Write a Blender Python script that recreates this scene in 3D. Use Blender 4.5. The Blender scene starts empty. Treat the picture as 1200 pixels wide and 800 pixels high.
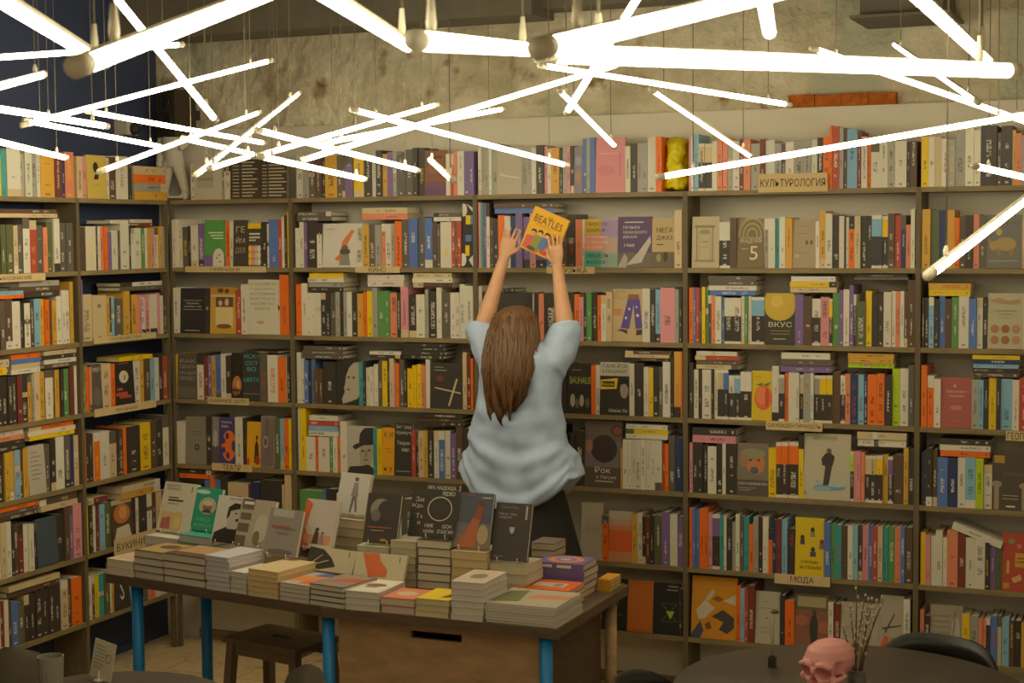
import bpy, bmesh, math, random
import numpy as np
from mathutils import Vector, Matrix, noise as mnoise
random.seed(7); rng = random.Random(11)
S = bpy.context.scene; COL = S.collection
PI = math.pi
# ------------------------------------------------------------------ camera
FPX, YAW, PIT, ROLL = 1920.0, -0.40046, -0.06637, -0.00799
F1 = 2.2488                                   # height of the top shelf board
CAM = np.array([4.7539, -6.8668, 2.0761])
_f = np.array([math.sin(YAW)*math.cos(PIT), math.cos(YAW)*math.cos(PIT), math.sin(PIT)])
_r = np.array([math.cos(YAW), -math.sin(YAW), 0.0]); _u = np.cross(_r, _f)
CR = math.cos(ROLL)*_r + math.sin(ROLL)*_u; CU = -math.sin(ROLL)*_r + math.cos(ROLL)*_u; CF = _f
cd = bpy.data.cameras.new('camera'); cam = bpy.data.objects.new('camera', cd); COL.objects.link(cam)
cd.sensor_width = 36; cd.lens = FPX/1200*36; cd.clip_start = 0.05
cam.matrix_world = Matrix([[CR[i], CU[i], -CF[i], CAM[i]] for i in range(3)] + [[0, 0, 0, 1]])
cd.dof.use_dof = True; cd.dof.focus_distance = 6.9; cd.dof.aperture_fstop = 9.5
S.camera = cam
# ------------------------------------------------------------------ light of the room
W = bpy.data.worlds.new('room_ambience'); S.world = W; W.use_nodes = True
bg = W.node_tree.nodes['Background']; bg.inputs[0].default_value = (1.0, 0.78, 0.46, 1); bg.inputs[1].default_value = 0.32
TUBE_COL, TUBE_E = (1.0, 0.89, 0.61), 15.5
S.view_settings.view_transform = 'Standard'; S.view_settings.look = 'None'
S.view_settings.exposure = 0.15; S.view_settings.gamma = 1.0; S.view_settings.use_curve_mapping = False
# ------------------------------------------------------------------ pixel to place
def ray(x, y): return CF + (x-600)/FPX*CR - (y-400)/FPX*CU
def onY(x, y, Y=0.0): d = ray(x, y); return CAM + (Y-CAM[1])/d[1]*d
def onX(x, y, X=0.0): d = ray(x, y); return CAM + (X-CAM[0])/d[0]*d
def onZ(x, y, z): d = ray(x, y); return CAM + (z-CAM[2])/d[2]*d
def atD(x, y, D): return CAM + D*ray(x, y)
def proj(P): d = np.array(P)-CAM; z = d@CF; return 600+FPX*(d@CR)/z, 400-FPX*(d@CU)/z
# ------------------------------------------------------------------ colour
def lin(h):
    if isinstance(h, tuple): return h
    h = PAL.get(h, h)
    return tuple((c/12.92 if c <= .04045 else ((c+.055)/1.055)**2.4) for c in (int(h[i:i+2], 16)/255 for i in (1, 3, 5))) + (1.0,)
PAL = dict(w='#d6cfbc', c='#cdb68c', g='#a19d90', G='#635c51', k='#3f3931', n='#5e4939', o='#e8701a', r='#b84c36', p='#d48d92',
           y='#e6c012', Y='#cf9f3c', u='#5675b0', U='#2d3c62', t='#3f9a98', l='#84b0c8', e='#5c9150', E='#5d6540', v='#7c6494',
           m='#79392f', s='#dd8763', L='#b4cc1e')
CN = dict(w='cream white', c='tan', g='pale grey', G='dark grey', k='black', n='brown', o='orange', r='red', p='pink', y='yellow',
          Y='mustard', u='blue', U='navy', t='teal', l='light blue', e='green', E='olive', v='purple', m='maroon', s='salmon', L='lime')
def jit(c, a=.05):
    k = 1+rng.uniform(-a, a); return tuple(min(1, max(0, x*k*(1+rng.uniform(-.04, .04)))) for x in c[:3])+(1.0,)
# ------------------------------------------------------------------ materials
def mat(name, col, rough=.6, metal=0, emit=None, nscale=None, namt=.12, bump=0, stretch=None, spec=None):
    m = bpy.data.materials.new(name); m.use_nodes = True; N = m.node_tree.nodes; L = m.node_tree.links
    b = N['Principled BSDF']; c = lin(col) if isinstance(col, str) else col
    b.inputs['Base Color'].default_value = c; b.inputs['Roughness'].default_value = rough; b.inputs['Metallic'].default_value = metal
    if spec is not None: b.inputs['Specular IOR Level'].default_value = spec
    if emit: b.inputs['Emission Color'].default_value = emit[0]+(1,); b.inputs['Emission Strength'].default_value = emit[1]
    if nscale:
        tc = N.new('ShaderNodeTexCoord'); mp = N.new('ShaderNodeMapping'); L.new(tc.outputs['Object'], mp.inputs[0])
        if stretch: mp.inputs['Scale'].default_value = stretch
        nz = N.new('ShaderNodeTexNoise'); nz.inputs['Scale'].default_value = nscale; nz.inputs['Detail'].default_value = 6
        nz.inputs['Roughness'].default_value = .65
        L.new(mp.outputs[0], nz.inputs['Vector'])
        r = N.new('ShaderNodeValToRGB'); r.color_ramp.elements[0].position = .3; r.color_ramp.elements[1].position = .7
        r.color_ramp.elements[0].color = tuple(x*(1-namt) for x in c[:3])+(1,); r.color_ramp.elements[1].color = tuple(min(1, x*(1+namt)) for x in c[:3])+(1,)
        L.new(nz.outputs[0], r.inputs[0]); L.new(r.outputs[0], b.inputs['Base Color'])
        if bump:
            bp = N.new('ShaderNodeBump'); bp.inputs['Strength'].default_value = bump; bp.inputs['Distance'].default_value = .02
            L.new(nz.outputs[0], bp.inputs['Height']); L.new(bp.outputs[0], b.inputs['Normal'])
    return m
def attr_mat(name, rough=.5, bump=0):
    m = bpy.data.materials.new(name); m.use_nodes = True; N = m.node_tree.nodes; L = m.node_tree.links; b = N['Principled BSDF']
    a = N.new('ShaderNodeAttribute'); a.attribute_name = 'Col'; L.new(a.outputs['Color'], b.inputs['Base Color'])
    b.inputs['Roughness'].default_value = rough
    return m
def spine_mat():
    """printed spine: colour from the book, lettering as small marks along the spine"""
    m = bpy.data.materials.new('book_spine'); m.use_nodes = True; N = m.node_tree.nodes; L = m.node_tree.links; b = N['Principled BSDF']
    b.inputs['Roughness'].default_value = .45
    a = N.new('ShaderNodeAttribute'); a.attribute_name = 'Col'
    ink = N.new('ShaderNodeAttribute'); ink.attribute_name = 'Ink'
    uv = N.new('ShaderNodeUVMap'); uv.uv_map = 'UVMap'
    sx = N.new('ShaderNodeSeparateXYZ'); L.new(uv.outputs[0], sx.inputs[0])
    def M(op, A, B=None, C=None):
        n = N.new('ShaderNodeMath'); n.operation = op
        for i, v in enumerate((A, B, C)):
            if v is None: continue
            if isinstance(v, (int, float)): n.inputs[i].default_value = v
            else: L.new(v, n.inputs[i])
        return n.outputs[0]
    u, v = sx.outputs[0], sx.outputs[1]          # v in metres along the spine, u in 0..1 across, book seed in u's integer part
    seed = M('FLOOR', u); uu = M('FRACT', u)
    cell = M('FLOOR', M('MULTIPLY', v, 380.0)); word = M('FLOOR', M('MULTIPLY', v, 34.0)); sub = M('FLOOR', M('MULTIPLY', uu, 6.0))
    def wn(x, y, z):
        c = N.new('ShaderNodeCombineXYZ')
        for i, q in enumerate((x, y, z)):
            if isinstance(q, (int, float)): c.inputs[i].default_value = q
            else: L.new(q, c.inputs[i])
        w = N.new('ShaderNodeTexWhiteNoise'); w.noise_dimensions = '3D'; L.new(c.outputs[0], w.inputs['Vector']); return w.outputs['Value']
    half = M('MULTIPLY_ADD', wn(seed, 3.0, 1.0), .16, .10)
    inside = M('LESS_THAN', M('ABSOLUTE', M('SUBTRACT', uu, .5)), half)
    letters = M('GREATER_THAN', wn(cell, sub, seed), .42)
    words = M('GREATER_THAN', wn(word, 9.0, seed), .33)
    lo = M('MULTIPLY_ADD', wn(seed, 5.0, 2.0), .05, .03); hi = M('MULTIPLY_ADD', wn(seed, 6.0, 2.0), .09, .10)
    rng_ = M('MULTIPLY', M('GREATER_THAN', v, lo), M('LESS_THAN', v, hi))
    logo = M('MULTIPLY', M('LESS_THAN', M('ABSOLUTE', M('SUBTRACT', v, .014)), .004), M('GREATER_THAN', wn(seed, 1.0, 7.0), .5))
    k = M('MULTIPLY', inside, M('MAXIMUM', M('MULTIPLY', M('MULTIPLY', letters, words), rng_), logo))
    k = M('MULTIPLY', k, M('GREATER_THAN', u, 0.5))
    mx = N.new('ShaderNodeMix'); mx.data_type = 'RGBA'; L.new(M('MULTIPLY', k, .6), mx.inputs['Factor'])
    L.new(a.outputs['Color'], mx.inputs['A']); L.new(ink.outputs['Color'], mx.inputs['B'])
    L.new(mx.outputs['Result'], b.inputs['Base Color'])
    return m
def page_mat():
    m = bpy.data.materials.new('book_pages'); m.use_nodes = True; N = m.node_tree.nodes; L = m.node_tree.links; b = N['Principled BSDF']
    b.inputs['Roughness'].default_value = .9
    a = N.new('ShaderNodeAttribute'); a.attribute_name = 'Col'; L.new(a.outputs['Color'], b.inputs['Base Color'])
    tc = N.new('ShaderNodeTexCoord'); w = N.new('ShaderNodeTexNoise'); mp = N.new('ShaderNodeMapping'); mp.inputs['Scale'].default_value = (40, 40, 1200)
    L.new(tc.outputs['Object'], mp.inputs[0]); L.new(mp.outputs[0], w.inputs['Vector']); w.inputs['Scale'].default_value = 1.0
    bp = N.new('ShaderNodeBump'); bp.inputs['Strength'].default_value = .4; bp.inputs['Distance'].default_value = .001
    L.new(w.outputs[0], bp.inputs['Height']); L.new(bp.outputs[0], b.inputs['Normal'])
    return m
M_SPINE = spine_mat(); M_PAGE = page_mat(); M_PRINT = attr_mat('printed_paper', .55)
M_WOOD = mat('shelf_wood', '#85744f', .62, nscale=6, namt=.28, stretch=(1, 1, 6), bump=.08)
M_WOODV = mat('post_wood', '#6a5c42', .62, nscale=6, namt=.28, stretch=(6, 6, .6), bump=.08)
M_PLASTER = mat('white_plaster', '#dcd5c2', .9, nscale=3, namt=.05, bump=.05)
M_BLUE = mat('blue_wall_paint', '#36405f', .75, nscale=2, namt=.15, bump=.05)
M_SIGN = mat('sign_card', '#cdb583', .8, nscale=30, namt=.06)
M_DARK = mat('dark_steel', '#6e685a', .7, nscale=5, namt=.15)
M_INK = mat('lettering_ink', '#3a2a1c', .8)
M_BLACKWOOD = mat('black_lacquered_wood', '#1d1b18', .35, nscale=8, namt=.2)
M_TABLEW = mat('dark_table_wood', '#5e4c3a', .45, nscale=9, namt=.25, stretch=(1, 8, 8), bump=.05)
M_PLY = mat('plywood', '#a98860', .6, nscale=3.5, namt=.3, stretch=(1.2, 1, 3.5), bump=.05)
M_LEG = mat('blue_leg_paint', '#1a7bb8', .4)
M_ALU = mat('lamp_housing_metal', '#e6dec4', .5, metal=0)
M_GLOW = mat('lamp_diffuser', (0.9, .9, .9, 1), .5, emit=(TUBE_COL, TUBE_E))
M_CABLE = mat('cable', '#6f6650', .6)
def textmat(col, _c={}):
    if col not in _c: _c[col] = mat('print_'+col.strip('#'), col, .6)
    return _c[col]
# ------------------------------------------------------------------ object helpers
def tag(o, label, cat, group=None, kind=None):
    if label: o['label'] = label
    if cat: o['category'] = cat
    if group: o['group'] = group
    if kind: o['kind'] = kind
    return o
def empty(name, loc=(0, 0, 0), rot=(0, 0, 0)):
    o = bpy.data.objects.new(name, None); o.empty_display_size = .05; COL.objects.link(o); o.location = loc; o.rotation_euler = rot; return o
def link(name, me, parent=None, mats=None):
    o = bpy.data.objects.new(name, me); COL.objects.link(o)
    if mats and not me.materials:
        for m in mats: me.materials.append(m)
    if parent: o.parent = parent
    return o
class MB:
    def __init__(s): s.v = []; s.f = []; s.c = []; s.i = []; s.m = []; s.uv = []; s.sm = []
    def face(s, pts, col=(1, 1, 1, 1), mat=0, uv=None, ink=(0, 0, 0, 1), sm=False):
        n = len(s.v); s.v += [tuple(p) for p in pts]; s.f.append(tuple(range(n, n+len(pts)))); s.c.append(col); s.i.append(ink); s.m.append(mat)
        s.uv.append(uv or [(0, 0)]*len(pts)); s.sm.append(sm)
    def add(s, vs, fs, col=(1, 1, 1, 1), mat=0, sm=True):
        n = len(s.v); s.v += [tuple(p) for p in vs]
        for f in fs:
            s.f.append(tuple(i+n for i in f)); s.c.append(col); s.i.append((0, 0, 0, 1)); s.m.append(mat); s.uv.append([(0, 0)]*len(f)); s.sm.append(sm)
    def box(s, a, b, col=(1, 1, 1, 1), mat=0, M=None):
        x0, y0, z0 = a; x1, y1, z1 = b
        V = [(x0, y0, z0), (x1, y0, z0), (x1, y1, z0), (x0, y1, z0), (x0, y0, z1), (x1, y0, z1), (x1, y1, z1), (x0, y1, z1)]
        if M is not None: V = [tuple(M @ Vector(p)) for p in V]
        s.add(V, [(0, 3, 2, 1), (4, 5, 6, 7), (0, 1, 5, 4), (1, 2, 6, 5), (2, 3, 7, 6), (3, 0, 4, 7)], col, mat, False)
    def tube(s, P, R, n=10, col=(1, 1, 1, 1), mat=0, cap=True, flat=None):
        vs, fs = tubegeo(P, R, n, cap, flat); s.add(vs, fs, col, mat)
    def lathe(s, prof, n=24, c=(0, 0, 0), col=(1, 1, 1, 1), mat=0):
        vs = []; fs = []
        for r, z in prof:
            for k in range(n): a = 2*PI*k/n; vs.append((c[0]+r*math.cos(a), c[1]+r*math.sin(a), c[2]+z))
        for i in range(len(prof)-1):
            for k in range(n): fs.append((i*n+k, i*n+(k+1) % n, (i+1)*n+(k+1) % n, (i+1)*n+k))
        fs.append(tuple(range(n))[::-1]); fs.append(tuple(range((len(prof)-1)*n, len(prof)*n)))
        s.add(vs, fs, col, mat)
    def mesh(s, name, attrs=True):
        me = bpy.data.meshes.new(name); me.from_pydata(s.v, [], s.f)
        if attrs:
            a = me.attributes.new('Col', 'FLOAT_COLOR', 'FACE'); a.data.foreach_set('color', [x for c in s.c for x in c])
            a = me.attributes.new('Ink', 'FLOAT_COLOR', 'FACE'); a.data.foreach_set('color', [x for c in s.i for x in c])
            u = me.uv_layers.new(name='UVMap'); u.data.foreach_set('uv', [x for f in s.uv for p in f for x in p])
        me.polygons.foreach_set('material_index', s.m); me.polygons.foreach_set('use_smooth', s.sm); me.update(); return me
    def build(s, name, mats, parent=None, attrs=False):
        return link(name, s.mesh(name, attrs), parent, mats if isinstance(mats, (list, tuple)) else [mats])
def tubegeo(P, R, n=10, cap=True, flat=None):
    P = [Vector(p) for p in P]
    if not isinstance(R, (list, tuple)): R = [R]*len(P)
    vs = []; fs = []; prev = None
    for i, p in enumerate(P):
        t = (P[min(i+1, len(P)-1)]-P[max(i-1, 0)]).normalized()
        if prev is None:
            ref = Vector(flat[0]) if flat else (Vector((0, 0, 1)) if abs(t.z) < .9 else Vector((1, 0, 0)))
            a = (ref-t*ref.dot(t)).normalized()
        else: a = (prev-t*prev.dot(t)).normalized()
        prev = a; b = t.cross(a)
        k = flat[1] if flat else 1.0
        for j in range(n): q = 2*PI*j/n; vs.append(p+a*R[i]*math.cos(q)*k+b*R[i]*math.sin(q))
    for i in range(len(P)-1):
        for j in range(n): fs.append((i*n+j, i*n+(j+1) % n, (i+1)*n+(j+1) % n, (i+1)*n+j))
    if cap: fs.append(tuple(range(n))[::-1]); fs.append(tuple(range((len(P)-1)*n, len(P)*n)))
    return vs, fs
TEXTQ = []
def text(s, parent, M, w, h, material, name='lettering', keep=False):
    """flat lettering fitted to a w by h box centred on the frame M (x right, y up)"""
    cu = bpy.data.curves.new(name, 'FONT'); cu.body = s; cu.size = .1; cu.resolution_u = 2
    o = bpy.data.objects.new(name, cu); COL.objects.link(o); TEXTQ.append((o, parent, M, w, h, material, name, keep))
def flush_text():
    bpy.context.view_layer.update(); dg = bpy.context.evaluated_depsgraph_get()
    for o, parent, M, w, h, material, name, keep in TEXTQ:
        me = bpy.data.meshes.new_from_object(o.evaluated_get(dg)); cu = o.data
        bpy.data.objects.remove(o); bpy.data.curves.remove(cu)
        n = len(me.vertices)
        if not n: continue
        co = np.zeros(n*3); me.vertices.foreach_get('co', co); co = co.reshape(-1, 3); lo = co.min(0); hi = co.max(0); sz = np.maximum(hi-lo, 1e-6)
        kx = w/sz[0]; ky = h/sz[1]
        if keep: kx = ky = min(kx, ky)
        co = (co-(lo+hi)/2)*np.array([kx, ky, 0]); m4 = np.array(M); co = co@m4[:3, :3].T+m4[:3, 3]
        me.vertices.foreach_set('co', co.ravel()); me.materials.clear(); me.materials.append(material); me.update()
        link(name, me, parent)
def frame(o, x, y):                              # frame with given origin, x and y axes
    x = Vector(x).normalized(); y = Vector(y).normalized(); z = x.cross(y)
    return Matrix([[x[i], y[i], z[i], o[i]] for i in range(3)]+[[0, 0, 0, 1]])
# ------------------------------------------------------------------ the setting
LEV = [F1+d for d in (0, -.333, -.660, -.989, -1.317, -1.650, -1.962)]
DEP = .19; WALLY = .20; WALLX = -.20; CEIL = 3.32
def struct(name, mb, m, parent=None):
    o = mb.build(name, m, parent)
    if not parent: o['kind'] = 'structure'
    return o
b = MB(); b.box((WALLX-.1, WALLY, 0), (7.0, WALLY+.12, 2.605)); wall_back = struct('wall_back', b, M_PLASTER)
# rough concrete above the plaster
def concrete():
    m = bpy.data.materials.new('rough_concrete'); m.use_nodes = True; N = m.node_tree.nodes; L = m.node_tree.links; p = N['Principled BSDF']; p.inputs['Roughness'].default_value = .95
    tc = N.new('ShaderNodeTexCoord')
    n1 = N.new('ShaderNodeTexNoise'); n1.inputs['Scale'].default_value = 3.2; n1.inputs['Detail'].default_value = 9; n1.inputs['Roughness'].default_value = .7; L.new(tc.outputs['Object'], n1.inputs[0])
    r1 = N.new('ShaderNodeValToRGB'); e = r1.color_ramp.elements; e[0].position = .30; e[0].color = lin('#bcaf8e'); e[1].position = .66; e[1].color = lin('#f0e7cc')
    L.new(n1.outputs[0], r1.inputs[0])
    n2 = N.new('ShaderNodeTexNoise'); n2.inputs['Scale'].default_value = 5.5; n2.inputs['Detail'].default_value = 5; L.new(tc.outputs['Object'], n2.inputs[0])
    r2 = N.new('ShaderNodeValToRGB'); r2.color_ramp.elements[0].position = .63; r2.color_ramp.elements[1].position = .74; L.new(n2.outputs[0], r2.inputs[0])
    mx = N.new('ShaderNodeMix'); mx.data_type = 'RGBA'; L.new(r2.outputs[0], mx.inputs['Factor']); L.new(r1.outputs[0], mx.inputs['A']); mx.inputs['B'].default_value = lin('#8a6434')
    n3 = N.new('ShaderNodeTexNoise'); n3.inputs['Scale'].default_value = 1.1; L.new(tc.outputs['Object'], n3.inputs[0])
    r3 = N.new('ShaderNodeValToRGB'); r3.color_ramp.elements[0].position = .56; r3.color_ramp.elements[1].position = .60; L.new(n3.outputs[0], r3.inputs[0])
    m3 = N.new('ShaderNodeMix'); m3.data_type = 'RGBA'; L.new(r3.outputs[0], m3.inputs['Factor']); L.new(mx.outputs['Result'], m3.inputs['A']); m3.inputs['B'].default_value = lin('#c4c4aa')
    L.new(m3.outputs['Result'], p.inputs['Base Color'])
    n4 = N.new('ShaderNodeTexNoise'); n4.inputs['Scale'].default_value = 18; n4.inputs['Detail'].default_value = 8; L.new(tc.outputs['Object'], n4.inputs[0])
    bp = N.new('ShaderNodeBump'); bp.inputs['Strength'].default_value = .9; bp.inputs['Distance'].default_value = .03; L.new(n4.outputs[0], bp.inputs['Height']); L.new(bp.outputs[0], p.inputs['Normal'])
    return m
M_CONC = concrete()
vs = []; fs = []; nx, nz = 260, 34
for j in range(nz+1):
    for i in range(nx+1):
        x = WALLX-.1+i*(7.1-WALLX)/nx; z = 2.58+j*(CEIL-2.58)/nz
        d = .035*mnoise.noise((x*2.1, 0, z*2.1))+.022*mnoise.noise((x*8, 3, z*8))+.014*mnoise.noise((x*21, 7, z*21))
        vs.append((x, WALLY+.065+d, z))
for j in range(nz):
    for i in range(nx): a = j*(nx+1)+i; fs.append((a, a+1, a+nx+2, a+nx+1))
b = MB(); b.add(vs, fs); o = struct('wall_upper', b, M_CONC)
b = MB(); b.box((WALLX-.12, -5.2, 0), (WALLX, WALLY, CEIL)); struct('wall_left', b, M_BLUE)
b = MB(); b.box((WALLX-.12, -8.0, CEIL), (7.0, WALLY+.2, CEIL+.08)); struct('ceiling', b, mat('ceiling_paint', '#9a8c68', .9, nscale=2, namt=.2))
# long steel duct under the ceiling along the back wall, ending left of the rightmost bookcase
p0 = onY(640, 48, .0); p1 = onY(1016, 20, .0)
b = MB(); b.box((WALLX, -.12, 3.035), (p0[0]-.02, .15, 3.235)); struct('trim_1', b, M_DARK)
b = MB(); b.box((p0[0]-.02, -.02, 3.07), (p1[0], .15, 3.235)); struct('trim_2', b, M_DARK)
# floor: cement tiles
def tile_mat():
    m = bpy.data.materials.new('patterned_floor_tile'); m.use_nodes = True; N = m.node_tree.nodes; L = m.node_tree.links; p = N['Principled BSDF']; p.inputs['Roughness'].default_value = .55
    tc = N.new('ShaderNodeTexCoord'); vo = N.new('ShaderNodeTexVoronoi'); vo.inputs['Scale'].default_value = 11; vo.distance = 'MANHATTAN'; L.new(tc.outputs['Object'], vo.inputs[0])
    n = N.new('ShaderNodeTexNoise'); n.inputs['Scale'].default_value = 9; n.inputs['Detail'].default_value = 5; L.new(tc.outputs['Object'], n.inputs[0])
    ad = N.new('ShaderNodeMath'); ad.operation = 'MULTIPLY'; L.new(vo.outputs['Distance'], ad.inputs[0]); L.new(n.outputs[0], ad.inputs[1])
    r = N.new('ShaderNodeValToRGB'); e = r.color_ramp.elements; e[0].position = .06; e[0].color = lin('#a07e54'); e[1].position = .34; e[1].color = lin('#cdb386'); L.new(ad.outputs[0], r.inputs[0]); L.new(r.outputs[0], p.inputs['Base Color'])
    return m
M_TILE = tile_mat()
b = MB(); b.box((WALLX-.12, -8.0, -.1), (7.0, WALLY+.2, -.006)); floor = struct('floor', b, mat('floor_mortar', '#7d6648', .8, nscale=6, namt=.2))
TS = .20; tm = None
for i in range(0, 14):
    for j in range(0, 12):
        if tm is None:
            q = MB(); h = TS/2-.002; q.box((-h, -h, -.006), (h, h, 0)); me = q.mesh('tile', False); me.materials.append(M_TILE); tm = me
        o = link('tile', tm, floor); o.location = (WALLX+.1+i*TS, WALLY-.1-j*TS, 0); o.rotation_euler.z = (i*7+j*3) % 4*PI/2
b = MB(); b.box((0, WALLY-.012, 0), (4.4, WALLY, .05)); struct('baseboard_back', b, M_WOOD)
b = MB(); b.box((WALLX, -1.8, 0), (WALLX+.012, -.0, .04)); struct('baseboard_left', b, M_BLUE)
# ------------------------------------------------------------------ bookcases
POSTS = [0.0, .693, 1.667, 2.668, 3.665, 4.665]
def bookcase(x0, x1, label, left_wall=False, slim=''):
    L_ = x1-x0; rt = empty('bookcase', ((0, x0, 0) if left_wall else (x0, 0, 0)), (0, 0, PI/2 if left_wall else 0))
    tag(rt, label, 'bookcase', 'wooden wall bookcases')
    t = .011
    for a, c, sd in ((0, t, 'l'), (L_-t, L_, 'r')):
        q = MB()
        if sd == slim: q.box((a, 0, 0), (c, .028, F1)); q.build('corner_post', M_WOODV, rt); continue
        q.box((a, 0, 0), (c, DEP, F1)); q.build('side_panel', M_WOODV, rt)
    for k, z in enumerate(LEV):
        q = MB(); q.box((t if k else 0, .001, z-.021), (L_-t if k else L_, DEP, z)); o = q.build('shelf_board', M_WOOD, rt)
        if k == 0: o.location.z = .0005
    return rt
BC = {}
BC['A'] = bookcase(POSTS[0], POSTS[1], 'narrow wooden bookcase in the corner beside the blue wall', slim='l')
BC['B'] = bookcase(POSTS[1], POSTS[2], 'wooden bookcase on the back wall directly left of the woman')
BC['C'] = bookcase(POSTS[2], POSTS[3], 'wooden bookcase the woman stands in front of')
BC['D'] = bookcase(POSTS[3], POSTS[4], 'wooden bookcase on the back wall directly right of the woman')
BC['E'] = bookcase(POSTS[4], POSTS[5], 'rightmost wooden bookcase, cut off by the right edge')
BC['N'] = bookcase(-.719, -.013, 'wooden bookcase on the blue wall next to the corner', True, slim='r')
BC['M'] = bookcase(-1.72, -.719, 'wooden bookcase on the blue wall cut off by the left edge', True)
CNAME = dict(A='corner bookcase', B='bookcase left of the woman', C='bookcase behind the woman', D='bookcase right of the woman', E='rightmost bookcase',
             N='blue-wall bookcase by the corner', M='leftmost blue-wall bookcase')
RNAME = ['top', 'second', 'third', 'fourth', 'fifth', 'sixth', 'bottom']
ORD = ['first', 'second', 'third', 'fourth', 'fifth', 'sixth', 'seventh', 'eighth', 'ninth', 'tenth', 'eleventh', 'twelfth', 'thirteenth', 'fourteenth', 'fifteenth', 'sixteenth', 'seventeenth', 'eighteenth', 'nineteenth', 'twentieth']
def ordn(n):
    if n <= 20: return ORD[n-1]
    return {2: 'twenty', 3: 'thirty', 4: 'forty'}[n//10]+('-'+ORD[n % 10-1] if n % 10 else '').replace('-', '-') if n % 10 else {2: 'twentieth', 3: 'thirtieth', 4: 'fortieth'}[n//10]
import re
LEFT = ('M', 'N')
CS = dict(A='corner case', B='case left of woman', C='case behind woman', D='case right of woman', E='rightmost case', N='inner blue-wall case', M='outer blue-wall case')
def pw(c, x, y, into=0.0):
    if c in LEFT: p = onX(x, y, -into); return p[1], p[2]
    p = onY(x, y, into); return p[0], p[2]
def place(c, u, into, z): return (-into, u, z) if c in LEFT else (u, into, z)
def rotz(c): return PI/2 if c in LEFT else 0.0
def lum(c): return .3*c[0]+.6*c[1]+.1*c[2]
SEED = [0]
def spine_geo(mb, w, h, d, bands, page, M=None, lettered=True):
    """book with its spine on the plane y=0: spine bands, two boards, page block"""
    T = (lambda p: tuple(M @ Vector(p))) if M is not None else (lambda p: p)
    t = min(.0022, w*.14); x = w/2; base = bands[len(bands)//2][2]
    mb.box((-x, 0, 0), (-x+t, d, h), base, 0, M); mb.box((x-t, 0, 0), (x, d, h), base, 0, M); mb.box((-x+t, 0, 0), (x-t, t, h), base, 0, M)
    mb.box((-x+t, t, .0025), (x-t, d-.003, h-.003), page, 1, M)
    SEED[0] += 1; sd = 1+(SEED[0]*37) % 400
    e = .0003
    for z0, z1, c in bands:
        z0 *= h; z1 *= h; ink = lin('#e8e0cc') if lum(c) < .22 else lin('#2a241e')
        if lettered and rng.random() < .15: ink = lin(rng.choice(['r', 'y', 'U']))
        s = sd if lettered else 0
        mb.face([T((-x, -e, z0)), T((x, -e, z0)), T((x, -e, z1)), T((-x, -e, z1))], c, 0,
                [(s+.001, z0), (s+.999, z0), (s+.999, z1), (s+.001, z1)], ink)
def bands_for(code):
    W_, K_ = lin('w'), lin('k')
    if code[0] == 'S': return [(0, .055, W_), (.055, .60, jit(K_)), (.60, .93, jit(lin(code[1]))), (.93, 1, W_)]
    c = jit(lin(code)); r = rng.random()
    if r < .07: return [(0, .16, jit(lin(rng.choice('wkGc')))), (.16, 1, c)]
    if r < .13: q = rng.uniform(.72, .85); return [(0, q, c), (q, 1, jit(lin(rng.choice('wkGc'))))]
    if r < .17: q = rng.uniform(.45, .6); return [(0, q, c), (q, q+.10, jit(lin(rng.choice('wGc')))), (q+.10, 1, c)]
    return [(0, 1, c)]
def page_col(): return jit(lin(rng.choice(['#d8cfb6', '#cfc2a2', '#ddd6c4'])), .05)
# ---- printed covers: base colour, what it is, flat shapes
D = {}
def dz(n, base, desc, *ops): D[n] = (base, desc, ops)
dz('green', '#5a9a4c', 'green and purple cover with a pale speckled shape', ('r', 0, 0, 1, .26, 'v'), ('e', .68, .2, .26, .2, 'w'), ('r', .42, 0, .94, .2, 'w'), ('r', .2, .72, .9, .745, '#cfe0c0'), ('r', .3, .66, .9, .685, '#cfe0c0'), ('r', .4, .6, .9, .625, '#cfe0c0'), ('e', .6, .2, .05, .02, '#8a8470'), ('e', .76, .12, .05, .02, '#8a8470'), ('e', .72, .26, .05, .02, '#8a8470'))
dz('game', '#4a4036', 'dark brown cover with large pale lettering', ('t', 'ГЕ', .5, .8, .6, .13, '#cfc4aa'), ('t', 'ЙМ', .5, .58, .6, .13, '#cfc4aa'), ('t', 'ДЕВ', .5, .35, .7, .13, '#a89c80'))
dz('comic', '#4b4438', 'dark cover with a yellow band and crowded round figures', ('r', 0, .88, 1, 1, 'y'), ('r', .1, .74, .9, .78, 'w'), ('r', .1, .66, .9, .7, 'w'), ('r', .1, .6, .6, .63, 'w'), *[('e', .2+.22*(i % 4), .12+.15*(i//4), .13, .085, ['y', 'w', 'c', 'p'][(i*3) % 4]) for i in range(12)])
dz('blackgold', '#2a2a2e', 'black cover with two pale title lines', ('t', 'Правила', .5, .66, .5, .05, 'w'), ('t', 'типографики', .5, .59, .72, .05, 'w'), ('r', .12, .72, .88, .73, 'c'), ('r', .12, .52, .88, .53, 'c'), ('r', .2, .05, .8, .065, 'c'))
dz('yellowbox', '#c9a040', 'mustard cover with an old engraving and pale panel', ('r', 0, .86, 1, 1, '#b98a30'), ('e', .4, .93, .12, .05, '#5a4030'), ('e', .65, .92, .08, .05, '#5a4030'), ('r', 0, .80, 1, .82, 'w'), ('r', .22, .58, .9, .79, '#6a4a3a'), ('e', .4, .66, .08, .06, 'c'), ('e', .65, .68, .08, .08, 'c'), ('r', .22, .14, .9, .57, '#dcc48a'), ('e', .55, .16, .3, .05, '#7a5a34'))
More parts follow.
